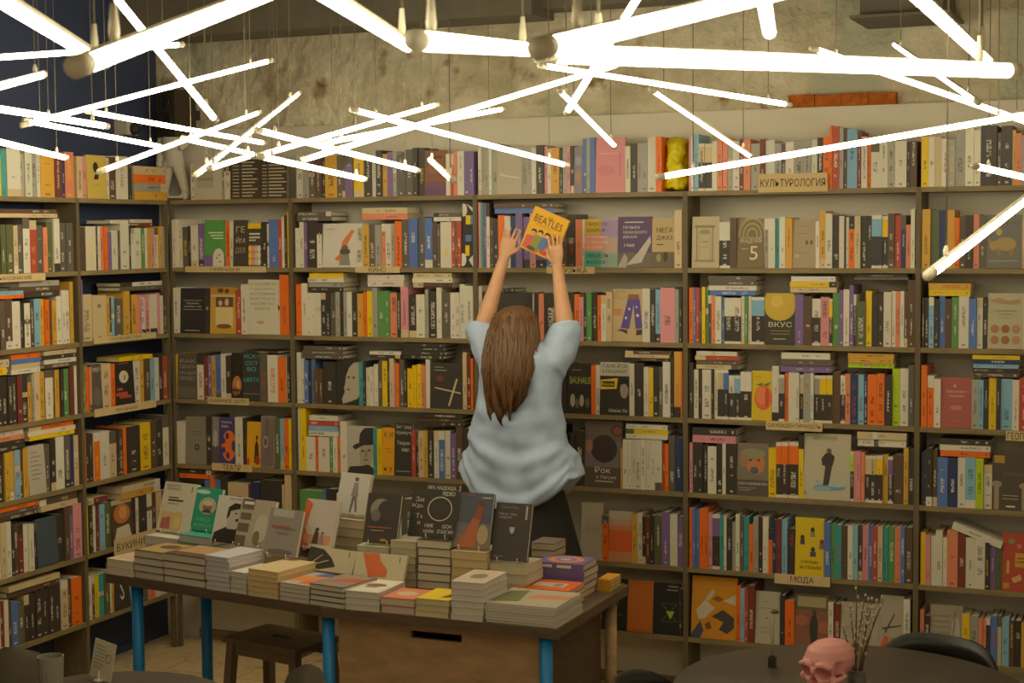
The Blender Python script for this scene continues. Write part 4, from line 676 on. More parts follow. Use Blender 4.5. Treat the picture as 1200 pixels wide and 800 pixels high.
def drape(co, nr):
    out = co.copy(); x = co[:, 0]-cx; y = co[:, 1]-PY; z = co[:, 2]-z0
    r2 = np.minimum(1.0, (np.abs(x)/.25)**2.4)
    out[:, 2] += np.clip(1-z/.34, 0, 1)*r2*.135                       # shirt tail: the sides hang higher than the middle
    back = np.clip(-nr[:, 1]*1.4+.1, 0, 1); low = np.clip((.50-z)/.25, 0, 1)*np.clip(z/.06, 0, 1)
    sag = z-1.1*x*x                                                     # U-shaped folds across the back
    w = (.0060*np.sin(sag*34+2.2*np.sin(x*7+1))+.0028*np.sin(sag*71+x*9))*low
    dia = .0045*np.sin(np.abs(x)*42+z*17)*np.clip(z/.35, 0, 1)*np.clip((.75-z)/.2, 0, 1)
    vert = .006*np.sin(x*38+1.5*np.sin(z*9))*np.clip((.28-z)/.2, 0, 1)
    n3 = np.array([mnoise.noise((p[0]*7, p[1]*7, p[2]*8)) for p in co])*.016+np.array([mnoise.noise((p[0]*19, p[1]*19, p[2]*15)) for p in co])*.007
    return out+nr*((w+dia+vert)*back+n3)[:, None]
sm_ = remeshed('shirt', sh, .0075, 8, drape); sm_.materials.append(M_SHIRT); shirt = link('shirt', sm_, person); shirt['label'] = 'loose pale blue shirt with rolled sleeves'
# long black skirt
sk = MB(); rg = []
for i in range(12):
    t = i/11; z = wz+.04-(wz+.04-.10)*t; a = .155+.115*min(1, t*2.2); c_ = .115+.11*min(1, t*2.2); r_ = []
    for k in range(56):
        q = 2*PI*k/56; f_ = 1+.035*t*math.sin(q*11)+.02*t*math.sin(q*5+1); r_.append(Vector((cx+.015+a*f_*math.cos(q), PY-.0+c_*f_*math.sin(q), z)))
    rg.append(r_)
sk.add(*loft(rg)); sk.build('skirt', M_SKIRT, person)
# hair: cap and a long loose fall made of strands
hr = MB(); rg = []
prof = [(.124, .02, .03, -.005), (.114, .055, .06, -.008), (.088, .086, .09, -.014), (.04, .102, .105, -.024), (-.01, .112, .104, -.046), (-.06, .117, .092, -.080), (-.11, .116, .078, -.112), (-.155, .110, .066, -.136), (-.195, .100, .056, -.150), (-.23, .090, .046, -.158), (-.26, .074, .036, -.162), (-.285, .052, .022, -.164), (-.295, .02, .01, -.165)]
for z, a, c_, yo in prof:
    r_ = []; sx = .022+.020*max(0, -z)/.3
    for k in range(90):
        q = 2*PI*k/90; g = 1+(.035*math.sin(q*23+z*9)+.03*math.sin(q*37+2+z*14)+.03*math.sin(q*9+z*6))*min(1, max(.25, (.1-z)*4))
        zz = z+(.028*math.sin(q*13)+.030*math.sin(q*7+1)+.016*math.sin(q*29)+.03*math.cos(q-.6))*max(0, min(1, (-z-.12)/.1))
        r_.append(hc+Vector((sx+a*g*math.cos(q), yo+.01+c_*g*math.sin(q), zz)))
    rg.append(r_)
hr.add(*loft(rg)); hr.build('hair', M_HAIR, person)
hl = MB(); hrng = random.Random(5)
for i in range(150):
    q = -PI*hrng.uniform(.02, .98); zt = hrng.uniform(-.02, .10); ze = -hrng.uniform(.2, .30) if i % 3 else -hrng.uniform(.1, .28)
    def surf(z):
        for j in range(len(prof)-1):
            if prof[j+1][0] <= z <= prof[j][0]:
                t = (prof[j][0]-z)/(prof[j][0]-prof[j+1][0]); return [prof[j][m]*(1-t)+prof[j+1][m]*t for m in range(4)]
        return prof[-1]
    pts = []; rr = []
    for m in range(8):
        z = zt+(ze-zt)*m/7; _, a, c_, yo = surf(z); k = 1.02; w = .006*math.sin(m*1.1+i)
        a2 = max(a, .05); pts.append(hc+Vector((.022+.020*max(0, -z)/.3+a2*k*math.cos(q)+w, yo+.01+max(c_, .03)*k*math.sin(q), z))); rr.append(.0042*(1-.75*m/7))
    hl.tube(pts, rr, 5)
o = hl.build('hair_strand', M_HAIR, person); o['kind'] = 'stuff'
# the yellow book she holds
BY = PY+.245
c0 = P3(614, 290, BY); c1 = P3(643, 304.5, BY); c2 = P3(634, 243.5, BY)
bl = P3(609, 289, BY); br = P3(648.5, 307, BY); tl = P3(632, 243.5, BY)
xv = (br-bl); w = xv.length; yv = tl-bl; h = yv.length; ang = math.atan2(xv.z, xv.x)
ob = cover_book('yellow', w, h, .016, '#e0a80e', (
    ('t', 'THE', .52, .885, .14, .035, 'k'), ('t', 'BEATLES', .5, .77, .8, .17, 'k'), ('r', .14, .655, .75, .662, '#8a6a10'), ('r', .2, .62, .66, .626, '#8a6a10'),
    ('p', [(.04, .04), (.5, .02), (.36, .38), (.06, .34)], '#c8604a'), ('p', [(.24, .06), (.5, .06), (.48, .4), (.28, .42)], '#8a8a3c'), ('p', [(.44, .12), (.76, .14), (.74, .42), (.48, .42)], '#5a78a8'), ('p', [(.6, .04), (.96, .06), (.9, .36), (.74, .36)], '#d8862c'),
    ('e', .22, .47, .075, .055, '#3a2a1c'), ('e', .40, .50, .075, .055, '#3a2a1c'), ('e', .60, .50, .075, .055, '#3a2a1c'), ('e', .82, .46, .075, .055, '#3a2a1c'),
    ('e', .22, .43, .055, .045, '#d4a078'), ('e', .40, .46, .055, .045, '#d4a078'), ('e', .60, .46, .055, .045, '#d4a078'), ('e', .82, .42, .055, .045, '#d4a078'), ('e', .3, .08, .12, .05, '#5a4a2a'), ('e', .66, .1, .14, .05, '#c04a2a')),
    tuple((bl+br)/2), 0, 0, roll=-ang, label='yellow paperback with black title held up by the woman')
# ------------------------------------------------------------------ the book table
TZ = .75
class Fr:                                         # frame of one table: front-left corner, direction of the front edge, size
    def __init__(s, o, ang, L_, D_): s.o = Vector(o); s.a = ang; s.ex = Vector((math.cos(ang), math.sin(ang), 0)); s.ey = Vector((-s.ex.y, s.ex.x, 0)); s.L = L_; s.D = D_
    def tp(s, u, v, z): p = s.o+s.ex*u+s.ey*v; return (p.x, p.y, z)
    def onT(s, x, y, v):                          # pixel on the upright plane v behind the front edge
        d = Vector(ray(x, y)); c = Vector(CAM); t = (v-(c-s.o).dot(s.ey))/d.dot(s.ey); p = c+d*t; return (p-s.o).dot(s.ex), p.z
FRL = Fr(onZ(124, 672, TZ), math.radians(-10.4), 1.105, .66); FRR = Fr((1.876, -1.832, TZ), 0, .902, .745)
def fr_of(x): return FRL if x < 396 else FRR
def make_table(fr, label, legs, cut=0):
    tb = empty('display_table', fr.tp(fr.L/2, fr.D/2, 0), (0, 0, fr.a)); tag(tb, label, 'table', 'book tables'); hx, hy = fr.L/2, fr.D/2
    q = MB(); pl_ = [(-hx, -hy), (hx, -hy), (hx-cut, hy), (-hx, hy)]; q.add([(x, y, TZ-.035) for x, y in pl_]+[(x, y, TZ) for x, y in pl_], [(0, 3, 2, 1), (4, 5, 6, 7), (0, 1, 5, 4), (1, 2, 6, 5), (2, 3, 7, 6), (3, 0, 4, 7)], sm=False); q.build('tabletop', M_TABLEW, tb)
    for y in (hy-.05,): q = MB(); q.box((-hx+.03, y, TZ-.07), (hx-.03-cut, y+.02, TZ-.035)); q.build('apron', M_TABLEW, tb)
    for u, v, *mm in legs: q = MB(); q.tube([(u-hx, v-hy, 0), (u-hx, v-hy, TZ-.036)], .0225, 16); q.build('leg', mm[0] if mm else M_LEG, tb)
uL = FRL.onT(162, 740, .05)[0]; vb = .5
for i in range(20, 64):
    if proj(FRL.tp(uL, i/100, .4))[0] < 243: vb = i/100
make_table(FRL, 'left dark table on blue metal legs carrying book piles', ((uL, .05), (uL, vb), (FRL.L-.14, .42), (FRL.L-.16, vb+.01)), cut=.124)
u3 = FRR.onT(385, 740, .05)[0]; u4 = FRR.onT(640, 760, .04)[0]
make_table(FRR, 'right dark table on blue legs with a plywood chest below', ((u3, .05), (u4, .04), (u3, FRR.D-.05), (u4, FRR.D-.05, M_PLY)))
# plywood chest under the right half
TD = FRR.D; TA = 0; onT = FRR.onT; tp = FRR.tp
ua = onT(397, 745, .06)[0]; ub = onT(632, 770, .06)[0]; cw = ub-ua
ch = empty('storage_chest', tp((ua+ub)/2, TD/2-.005, 0), (0, 0, TA)); tag(ch, 'plywood chest with a slot handle under the book table', 'chest')
d2 = TD/2-.065; zt = TZ-.037; x = cw/2; s0 = onT(481, 742, .06)[0]-(ua+ub)/2; s1 = onT(541, 750, .06)[0]-(ua+ub)/2; sz1 = onT(510, 741, .06)[1]; sz0 = onT(510, 750, .06)[1]; pass
q = MB()
for a, c in (((-x, -d2, .02), (s0, -d2+.018, zt)), ((s1, -d2, .02), (x, -d2+.018, zt)), ((s0, -d2, .02), (s1, -d2+.018, sz0)), ((s0, -d2, sz1), (s1, -d2+.018, zt))): q.box(a, c)
q.build('front_panel', M_PLY, ch)
for xx in (-x, x-.018): q = MB(); q.box((xx, -d2+.018, .02), (xx+.018, d2, zt)); q.build('side_panel', M_TABLEW, ch)
q = MB(); q.box((-x+.018, d2-.018, .02), (x-.018, d2, zt)); q.build('back_panel', M_PLY, ch)
q = MB(); q.box((-x+.018, -d2+.018, .02), (x-.018, d2-.018, .04)); q.build('bottom_panel', M_PLY, ch)
for a in (-1, 1):
    for c in (-1, 1): q = MB(); q.box((a*(x-.03)-.02, c*(d2-.03)-.02, 0), (a*(x-.03)+.02, c*(d2-.03)+.02, .02)); q.build('foot', M_BLACKWOOD, ch)
# ---- piles: left x, right x, top y, depth from front, book count, book depth, cover, pages, spine in front, name
def pile_book(w, d, t, cover, page, front, loc, rz, top_ops, label, group):
    r = empty('book', loc, (0, 0, rz)); c = lin(cover); x = w/2; bt = min(.0016, t*.12); mb = MB()
    mb.box((-x, 0, 0), (x, d, bt), c, 0); mb.box((-x, 0, t-bt), (x, d, t), c, 0)
    if front: mb.box((-x, 0, bt), (x, bt, t-bt), c, 0)
    else: mb.box((-x, d-bt, bt), (x, d, t-bt), c, 0)
    mb.build('cover', M_PRINT, r, attrs=True)
    pg = jit(lin(page), .04); mb = MB()
    mb.box((-x+.0015, bt if front else .0015, bt), (x-.0015, d-bt, t-bt), pg, 0); mb.build('page_block', M_PAGE, r, attrs=True)
    if top_ops:
        mb = MB()
        for k, op in enumerate(top_ops):
            z = t+.0004+.0001*k
            if op[0] == 'r': pts = [(op[1], op[2]), (op[3], op[2]), (op[3], op[4]), (op[1], op[4])]; col = op[5]
            elif op[0] == 'e': pts = [(op[1]+op[3]*math.cos(2*PI*i/18), op[2]+op[4]*math.sin(2*PI*i/18)) for i in range(18)]; col = op[5]
            else: pts, col = op[1], op[2]
            mb.face([((a-.5)*w, b_*d, z) for a, b_ in pts], lin(col), 0)
        mb.build('cover_print', M_PRINT, r, attrs=True)
    if front:
        mb = MB(); mb.box((-x*.9, -.0006, t*.3), (-x*.3, -.0001, t*.75), lin('w'), 0); mb.box((-x*.1, -.0006, t*.3), (x*.5, -.0001, t*.75), lin('w'), 0); mb.build('spine_print', M_PRINT, r, attrs=True)
    tag(r, label, 'book', group); return r
PILES = [
 (124, 155, 656, .005, 2, .16, '#cbb79a', '#cfc4ac', 0, 'pale pink topped', (('r', .1, .2, .9, .9, '#c8a890'),)),
 (156, 190, 646, .006, 4, .18, '#5a4634', '#c6bba6', 0, 'brown edged', (('r', .05, .05, .95, .95, '#a88a58'), ('e', .6, .6, .3, .2, '#5a4a34'))),
 (191, 239, 651, .004, 4, .20, '#4a3828', '#c6bba6', 0, 'dark edged', (('r', .03, .05, .97, .95, '#a8845a'), ('r', .03, .05, .97, .3, '#5a4430'))),
 (240, 268, 652, .006, 7, .20, '#b4b0b8', '#c2bab4', 0, 'pale lilac', (('r', .05, .05, .95, .95, '#7888b4'),)),
 (269, 288, 670, .008, 4, .17, '#c6beae', '#c8c0b0', 0, 'thin white', (('r', .1, .1, .9, .9, '#b8b0a0'),)),
 (289, 325, 668, .006, 5, .22, '#cdb27c', '#cbb384', 0, 'cream yellow', (('r', .05, .1, .95, .95, '#c4ae84'),)),
 (326, 361, 684, .006, 4, .20, '#a8a094', '#c6bca8', 0, 'orange and blue topped', (('p', [(0, .2), (1, .5), (1, .8), (0, .6)], '#c87a3a'), ('p', [(.3, .7), (1, .8), (1, 1), (.4, 1)], '#4a5a8a'), ('r', .5, .1, .95, .35, '#d05a2a'))),
 (362, 402, 686, .006, 4, .20, '#4a4038', '#c4baa8', 0, 'black lined', (('r', .03, .03, .97, .97, '#8a7868'), ('p', [(.2, .3), (1, .5), (1, .8), (.4, .7)], '#a8503a'))),
 (403, 444, 693, .006, 3, .21, '#c8c0b0', '#c8c0b0', 0, 'white sketch-topped', (('r', .08, .08, .92, .92, '#d0c8b6'), ('e', .5, .55, .3, .12, '#7a5a4a'), ('e', .45, .4, .2, .06, '#8a7a6a'))),
 (445, 485, 701, .006, 2, .17, '#b8562e', '#c2b49e', 0, 'coral edged', (('r', .05, .05, .95, .95, '#c87a5a'), ('e', .5, .5, .3, .2, '#c8a888'))),
 (486, 526, 702, .006, 3, .17, '#d2b41a', '#c2b79c', 0, 'bright yellow edged', (('r', .0, .0, 1, 1, '#d8b81a'), ('p', [(.6, .2), (1, .3), (1, .9), (.8, .8)], '#5a4a2a'))),
 (527, 566, 682, .005, 6, .21, '#c6beb0', '#c6beb0', 0, 'tall white', (('r', .06, .06, .94, .94, '#c0a48c'), ('e', .5, .5, .25, .2, '#7a7a5a'))),
 (567, 652, 709, .012, 7, .25, '#b8b0a2', '#c8c0b2', 0, 'magazine-thin', (('r', .02, .02, .98, .98, '#a89c86'), ('p', [(0, .1), (.4, .2), (.3, .9), (.05, .8)], '#6a6a44'), ('p', [(.4, .4), (1, .5), (1, .7), (.5, .7)], '#c07a54'))),
]
GP = 'books in the piles on the display table'
def pile_cand(area, w, d, t, cover, page, front, loc, rz, ops, label):
    pg = jit(lin(page), .04)
    def rest():
        M4 = Matrix.Translation(loc) @ Matrix.Rotation(rz, 4, 'Z'); c = lin(cover); x = w/2; bt = min(.0016, t*.12)
        REST.box((-x, 0, 0), (x, d, bt), c, 2, M4); REST.box((-x, 0, t-bt), (x, d, t), c, 2, M4)
        y = 0 if front else d-bt; REST.box((-x, y, bt), (x, y+bt, t-bt), c, 2, M4)
        REST.box((-x+.0015, bt if front else .0015, bt), (x-.0015, d-bt, t-bt), pg, 1, M4)
    CAND.append((area, lambda: pile_book(w, d, t, cover, page, front, loc, rz, ops, label, GP), rest))
def pile(x0, x1, yt, v, n, d, cover, page, front, nm, ops, base=TZ, edge=None):
    fr = fr_of(x0); onT, tp, TA = fr.onT, fr.tp, fr.a
    ua = onT(x0, yt+10, v)[0]; ub = onT(x1, yt+10, v)[0]; zt = onT((x0+x1)/2, yt, v)[1]; t = max(.004, (zt-base)/n)
    for k in range(n):
        w = (ub-ua)*(1-rng.uniform(0, .03))-.001; du = rng.uniform(-.003, .003); lab = ['bottom', 'second from bottom', 'third from bottom', 'fourth from bottom', 'fifth from bottom', 'sixth from bottom', 'seventh from bottom'][k] if k < n-1 else 'top'
        pile_cand((x1-x0)*t*330*(.9 if v < .1 else .6)+(300 if k == n-1 and ops else 0), w, d*rng.uniform(.97, 1), t-.0004, cover, page, front, tp((ua+ub)/2+du, v+rng.uniform(0, .004), base+k*t), TA+rng.uniform(-.012, .012), ops if k == n-1 else None,
                  f'{lab} book of the {nm} pile on the display table')
    return base+n*t, (ua+ub)/2
for p in PILES: pile(*p)
# piles further back
pile(606, 668, 690, .29, 4, .16, '#d8621c', '#c4b89e', 1, 'orange book', (('r', .2, .3, .8, .7, '#c8b8a0'), ('e', .65, .5, .1, .15, '#8a8a8a')))
pile(627, 684, 660, .47, 5, .15, '#6a5a8c', '#c4b492', 1, 'violet patterned', (('r', 0, 0, 1, 1, '#6a5a8c'), ('e', .5, .5, .38, .4, '#c87a4a'), ('e', .5, .5, .22, .22, '#6a6a9a'), ('e', .5, .5, .12, .12, '#a8a8b8')))
pile(700, 716, 679, .60, 3, .12, '#c88a24', '#c4b07c', 1, 'amber corner', (('r', .1, .1, .9, .9, '#c88a24'),))
zA, uA = pile(169, 207, 629, .27, 3, .15, '#c8c0ae', '#cbc2ae', 0, 'white second-row', (('r', .05, .05, .95, .95, '#cbc4b4'),))
zB, uB = pile(209, 250, 628, .27, 4, .15, '#3c9a84', '#c2bca8', 0, 'teal edged', (('r', .05, .05, .95, .95, '#3c9a84'),))
zC, uC = pile(389, 425, 608, .40, 7, .15, '#b4a888', '#bcae8c', 0, 'tall cream back', None)
zD, uD = pile(417, 455, 640, .30, 6, .15, '#b0a48a', '#c0b49a', 0, 'cream middle', None)
zE, uE = pile(456, 487, 634, .30, 7, .15, '#a89c80', '#bcae90', 0, 'tan middle', (('r', .05, .05, .95, .95, '#9a9086'),))
zG, uG = pile(488, 527, 633, .28, 7, .15, '#4a4238', '#c2b8a2', 0, 'tall black-banded', None)
zH, uH = pile(528, 570, 646, .28, 6, .15, '#bca67a', '#c4ae80', 0, 'yellowed', None)
zI, uI = pile(572, 618, 661, .30, 4, .15, '#b4a88c', '#c0b498', 0, 'broad cream', None)
zJ, uJ = pile(622, 650, 636, .60, 6, .12, '#6a5a4a', '#a89a82', 0, 'brown patterned', (('r', .05, .05, .95, .95, '#8a7058'), ('e', .5, .5, .4, .3, '#c0a480')))
# ---- books standing on wire easels: left, right, bottom y, top y, depth, base
NST = [0]
def standing(x0, x1, yb, yt, v, nm, base, desc, ops, tilt=.30, t=.018, spine=None, easel=True):
    fr = fr_of(x0); onT, tp, TA = fr.onT, fr.tp, fr.a
    ua, z = onT(x0, yb, v); ub, z = onT(x1, yb, v); w = ub-ua; lo, hi = .05, .4
    for _ in range(40):
        h = (lo+hi)/2; p = tp((ua+ub)/2, v+h*math.sin(tilt), z+h*math.cos(tilt))
        if proj(p)[1] > yt: lo = h
        else: hi = h
    ta = TA; dv = t*math.sin(tilt)
    cover_book(desc, w, h, t, base, ops, tp((ua+ub)/2, v, z+dv), ta, tilt, spine=spine, label=desc+' standing on the display table', group='display copies standing on the table')
    NST[0] += 1
    if not easel: return
    r = empty('book_easel', tp((ua+ub)/2, v, z-.0), (0, 0, ta))
    for sx in (-.28, .28):
        q = MB(); q.tube([(sx*w, -.014, .018), (sx*w, -.014, .001), (sx*w, .05, .001), (sx*w*.9, .03+.12*math.sin(tilt)+.022, .12)], .0018, 6); q.build('prong', M_EASEL, r)
    q = MB(); q.tube([(-.28*w, .05, .001), (.28*w, .05, .001)], .0016, 6); q.build('cross_bar', M_EASEL, r)
    q = MB(); q.tube([(0, .05, .001), (0, .10, TZ-z+.001 if z-TZ < .03 else .001)], .0016, 6); q.build('rear_foot', M_EASEL, r)
    tag(r, 'small clear easel under the '+desc[:60].rsplit(' ', 0)[0], 'book easel', 'book easels on the table')
M_EASEL = mat('clear_acrylic_wire', '#d8d2c2', .2)
standing(183, 221, 627, 567, .33, 'a', '#c4bca6', 'white cover with a typographic seal and pink yellow photo', (('t', 'ШКОЛА', .3, .93, .4, .05, 'G'), ('t', 'ЖУРНАЛ', .3, .86, .4, .05, 'G'), ('r', .85, .82, .88, .94, 'G'), ('r', .2, .68, .5, .7, 'k'), ('r', .2, .62, .66, .65, 'k'), ('r', .2, .56, .5, .57, 'G'), ('r', .08, .04, .72, .40, '#c8a86a'), ('p', [(.1, .05), (.4, .05), (.36, .3), (.12, .26)], '#a8605a'), ('r', .5, .1, .68, .3, '#d0b878')))
standing(219, 252, 625, 573, .34, 'b', '#2a9474', 'green cover with an oval portrait of an old man', (('e', .35, .9, .25, .05, '#bcd0c0'), ('e', .58, .58, .3, .2, '#b8a890'), ('e', .58, .56, .16, .13, '#8a6a50'), ('p', [(.4, .42), (.76, .42), (.66, .5), (.5, .5)], '#4a4038'), ('e', .58, .64, .17, .06, '#c8bca8'), ('t', 'АЛИСА', .5, .26, .5, .1, '#7ab89c'), ('t', 'ЖУРНАЛ', .5, .12, .6, .08, '#7ab89c')))
standing(247, 284, 640, 583, .26, 'c', '#c6c0b2', 'white cover with a black and white laughing man', (('t', 'PACINO', .62, .94, .5, .05, 'k'), ('p', [(.02, .0), (1, .0), (.98, .26), (.7, .36), (.4, .34), (.06, .2)], '#2e2a26'), ('p', [(.42, .3), (.7, .3), (.84, .5), (.9, .7), (.7, .78), (.45, .72), (.4, .5)], '#b4ac9c'), ('p', [(.36, .5), (.44, .56), (.46, .68), (.7, .74), (.88, .72), (.8, .84), (.56, .86), (.38, .76)], '#2e2a26'), ('e', .72, .5, .08, .03, '#2e2a26'), ('e', .64, .64, .04, .015, '#2e2a26'), ('e', .8, .64, .04, .015, '#2e2a26')))
standing(274, 314, 645, 587, .25, 'd', '#a89e88', 'sepia photograph cover with dark bands at left', (('r', 0, .0, .3, .22, '#6a5e4c'), ('r', .02, .3, .34, .48, '#6a5e4c'), ('r', .05, .56, .36, .7, '#6a5e4c'), ('r', .05, .78, .4, 1, '#6a5e4c'), ('r', .1, .88, .38, .94, 'w'), ('e', .7, .4, .2, .3, '#bcb29a'), ('e', .6, .2, .1, .15, '#7a6e5a')))
standing(308, 346, 655, 598, .20, 'e', '#8e857c', 'grey cover with a pale label and blurred red title', (('r', .12, .82, .75, .98, '#aaa69a'), ('r', .1, .6, .7, .64, '#a85a4a'), ('t', 'ТЕКТОНИКА', .5, .58, .7, .05, '#5a5048'), ('t', 'ЧАС', .5, .48, .4, .05, '#5a5048'), ('e', .5, .08, .4, .06, '#6a625a')))
standing(350, 388, 647, 587, .27, 'f', '#bdb0a4', 'white and coral watercolour cover with two tiny figures', (('p', [(0, 0), (.3, .05), (.1, .4), (.22, .9), (0, 1)], '#cc6038'), ('r', .1, .1, .9, .28, '#c88a6a'), ('p', [(.36, .1), (.56, .1), (.54, .34), (.42, .36)], '#4a4038'), ('e', .48, .39, .06, .04, '#4a4038'), ('p', [(.58, .1), (.74, .1), (.68, .3), (.6, .3)], '#8a7a6a'), ('e', .66, .33, .05, .03, '#8a6a54')))
standing(392, 427, 607, 556, .42, 'g', '#bfb8ac', 'white cover with a pencil drawn walking woman', (('p', [(.46, .06), (.52, .06), (.6, .5), (.5, .5)], '#6a625a'), ('p', [(.66, .08), (.72, .1), (.62, .5), (.56, .5)], '#6a625a'), ('p', [(.44, .45), (.68, .45), (.62, .78), (.5, .78)], '#8a8278'), ('e', .56, .86, .07, .05, '#6a5a4a'), ('r', .0, .02, 1, .03, '#6a625a')))
standing(425, 464, 639, 580, .32, 'h', '#3c362f', 'black cover with a pale half-lit face', (('e', .42, .68, .3, .22, '#8a8070'), ('e', .55, .62, .22, .24, '#3c362f'), ('e', .3, .55, .14, .12, '#6a6256'), ('r', .1, .3, .8, .32, '#a85a3a'), ('r', .2, .24, .6, .25, 'c'), ('e', .6, .06, .1, .03, '#a87a2a')))
standing(477, 497, 634, 576, .40, 'i', '#36312a', 'narrow view of a black cover with white letters', (('t', 'Зиг', .6, .82, .7, .1, '#c8c0ac'), ('t', 'Кра', .5, .68, .8, .1, '#c8c0ac'), ('t', 'Те', .6, .48, .5, .1, '#c8c0ac'), ('t', 'к', .6, .34, .2, .07, '#c8c0ac')), easel=False)
standing(492, 532, 632, 568, .30, 'j', '#38322a', 'black cover with a thin white ring', (('t', 'ИРА, НАДЕЖДА,', .5, .91, .84, .08, '#d4ccb8'), ('t', 'PEDRO', .72, .81, .36, .08, '#d4ccb8'), ('e', .5, .52, .36, .23, '#c8c0a8'), ('e', .5, .52, .335, .212, '#38322a'), ('t', 'НИК', .24, .2, .26, .07, '#d4ccb8'), ('t', 'КЕЙВ', .24, .1, .3, .07, '#d4ccb8'), ('t', 'ШОН', .76, .2, .26, .07, '#d4ccb8'), ('t', "О'ХАГАН", .72, .1, .46, .07, '#d4ccb8')))
standing(530, 572, 645, 579, .30, 'k', '#50525e', 'night blue cover with a woman in an orange dress', (('r', 0, 0, 1, .25, '#7a6a5a'), ('r', 0, .25, 1, .45, '#6a6468'), ('e', .8, .25, .15, .18, '#a8946a'), ('p', [(.1, .0), (.62, .0), (.66, .4), (.74, .6), (.56, .64), (.4, .4)], '#a8603a'), ('p', [(.5, .55), (.74, .5), (.76, .74), (.6, .78)], '#8a4a30'), ('e', .68, .82, .08, .05, '#6a3a24'), ('r', .7, .9, .96, .93, 'g'), ('r', .1, .94, .5, .96, '#8a4a4a')))
standing(575, 617, 660, 591, .31, 'l', '#413b35', 'charcoal cover with a small pale shield', (('t', 'Томас Метц', .38, .92, .5, .04, '#9a9284'), ('t', 'Метафоры', .36, .80, .5, .05, '#b4ac9c'), ('t', 'смерти', .28, .74, .34, .04, '#b4ac9c'), ('p', [(.44, .58), (.58, .58), (.57, .5), (.51, .46), (.45, .5)], '#b4ac9c'), ('r', .84, .72, .9, .96, '#a8a090'), ('r', .06, .06, .34, .07, '#8a8274')))
standing(357, 412, 676, 645, .215, 'm', '#b8ac8c', 'landscape cream cover with a black leaf', (('p', [(0, .2), (.0, .98), (.3, .92), (.5, .6), (.62, .25), (.3, .05)], '#3a352f'), ('p', [(.05, .2), (.3, .7), (.31, .68), (.07, .18)], '#b8ac8c'), ('p', [(.1, .2), (.45, .5), (.46, .47), (.12, .17)], '#b8ac8c'), ('r', .84, .7, .86, .9, '#6a624c')), tilt=.45, easel=False)
standing(413, 472, 684, 651, .215, 'n', '#b8ac8c', 'landscape cream cover with an orange curved shape', (('p', [(.12, .98), (.45, .98), (.5, .7), (.66, .4), (.66, .1), (.3, .1), (.22, .5)], '#c8612c'), ('r', .86, .7, .88, .9, '#6a624c')), tilt=.45, easel=False)
M_STOOLW = mat('stool_wood', '#77634b', .5, nscale=9, namt=.2)
# ---- step stool under the table
SZ = .46; sc = [Vector(onZ(x, y, SZ)) for x, y in ((270, 746), (305, 730), (388, 743), (357, 764))]
so = (sc[0]+sc[1]+sc[2]+sc[3])/4; sx = ((sc[3]-sc[0])+(sc[2]-sc[1]))/2; sa = math.atan2(sx.y, sx.x); sw = sx.length/2; sd = ((sc[1]-sc[0]).length+(sc[2]-sc[3]).length)/4
st = empty('step_stool', (so.x, so.y, 0), (0, 0, sa)); tag(st, 'dark wooden step stool with a hand hole under the table', 'stool')
q = MB()
for a, c in (((-sw, -sd, SZ-.022), (-.05, sd, SZ)), ((.05, -sd, SZ-.022), (sw, sd, SZ)), ((-.05, -sd, SZ-.022), (.05, -.015, SZ)), ((-.05, .015, SZ-.022), (.05, sd, SZ))): q.box(a, c)
q.build('seat', M_STOOLW, st)
for a in (-1, 1):
    for c in (-1, 1):
        q = MB(); q.add(*loft([[Vector((a*(sw-.03)+a*o_+e_, c*(sd-.03)+c*o_+g_, z)) for e_, g_ in ((-.018, -.018), (.018, -.018), (.018, .018), (-.018, .018))] for z, o_ in ((0, .03), (SZ-.022, 0))]), sm=False); q.build('leg', M_STOOLW, st)
q = MB(); q.box((-sw+.05, -sd+.02, SZ-.07), (sw-.05, -sd+.04, SZ-.022)); q.build('apron', M_STOOLW, st)
q = MB(); q.box((-sw+.05, sd-.04, SZ-.07), (sw-.05, sd-.02, SZ-.022)); q.build('apron', M_STOOLW, st)
q = MB(); q.box((-sw+.02, -sd+.0, .20), (sw-.02, sd-.03, .222)); q.build('step', M_STOOLW, st)

# ---- the books that show largest become things of their own, the others one shared mass
CAND.sort(key=lambda q: -q[0]); budget = 310-N_FACE[0]-NST[0]-2
for i, (area, one, rest) in enumerate(CAND): (one if i < budget else rest)()
o = REST.build('shelved_books', [M_SPINE, M_PAGE, M_PRINT], attrs=True)
tag(o, 'the many thinner books filling the wall shelves and table piles', 'books', kind='stuff')
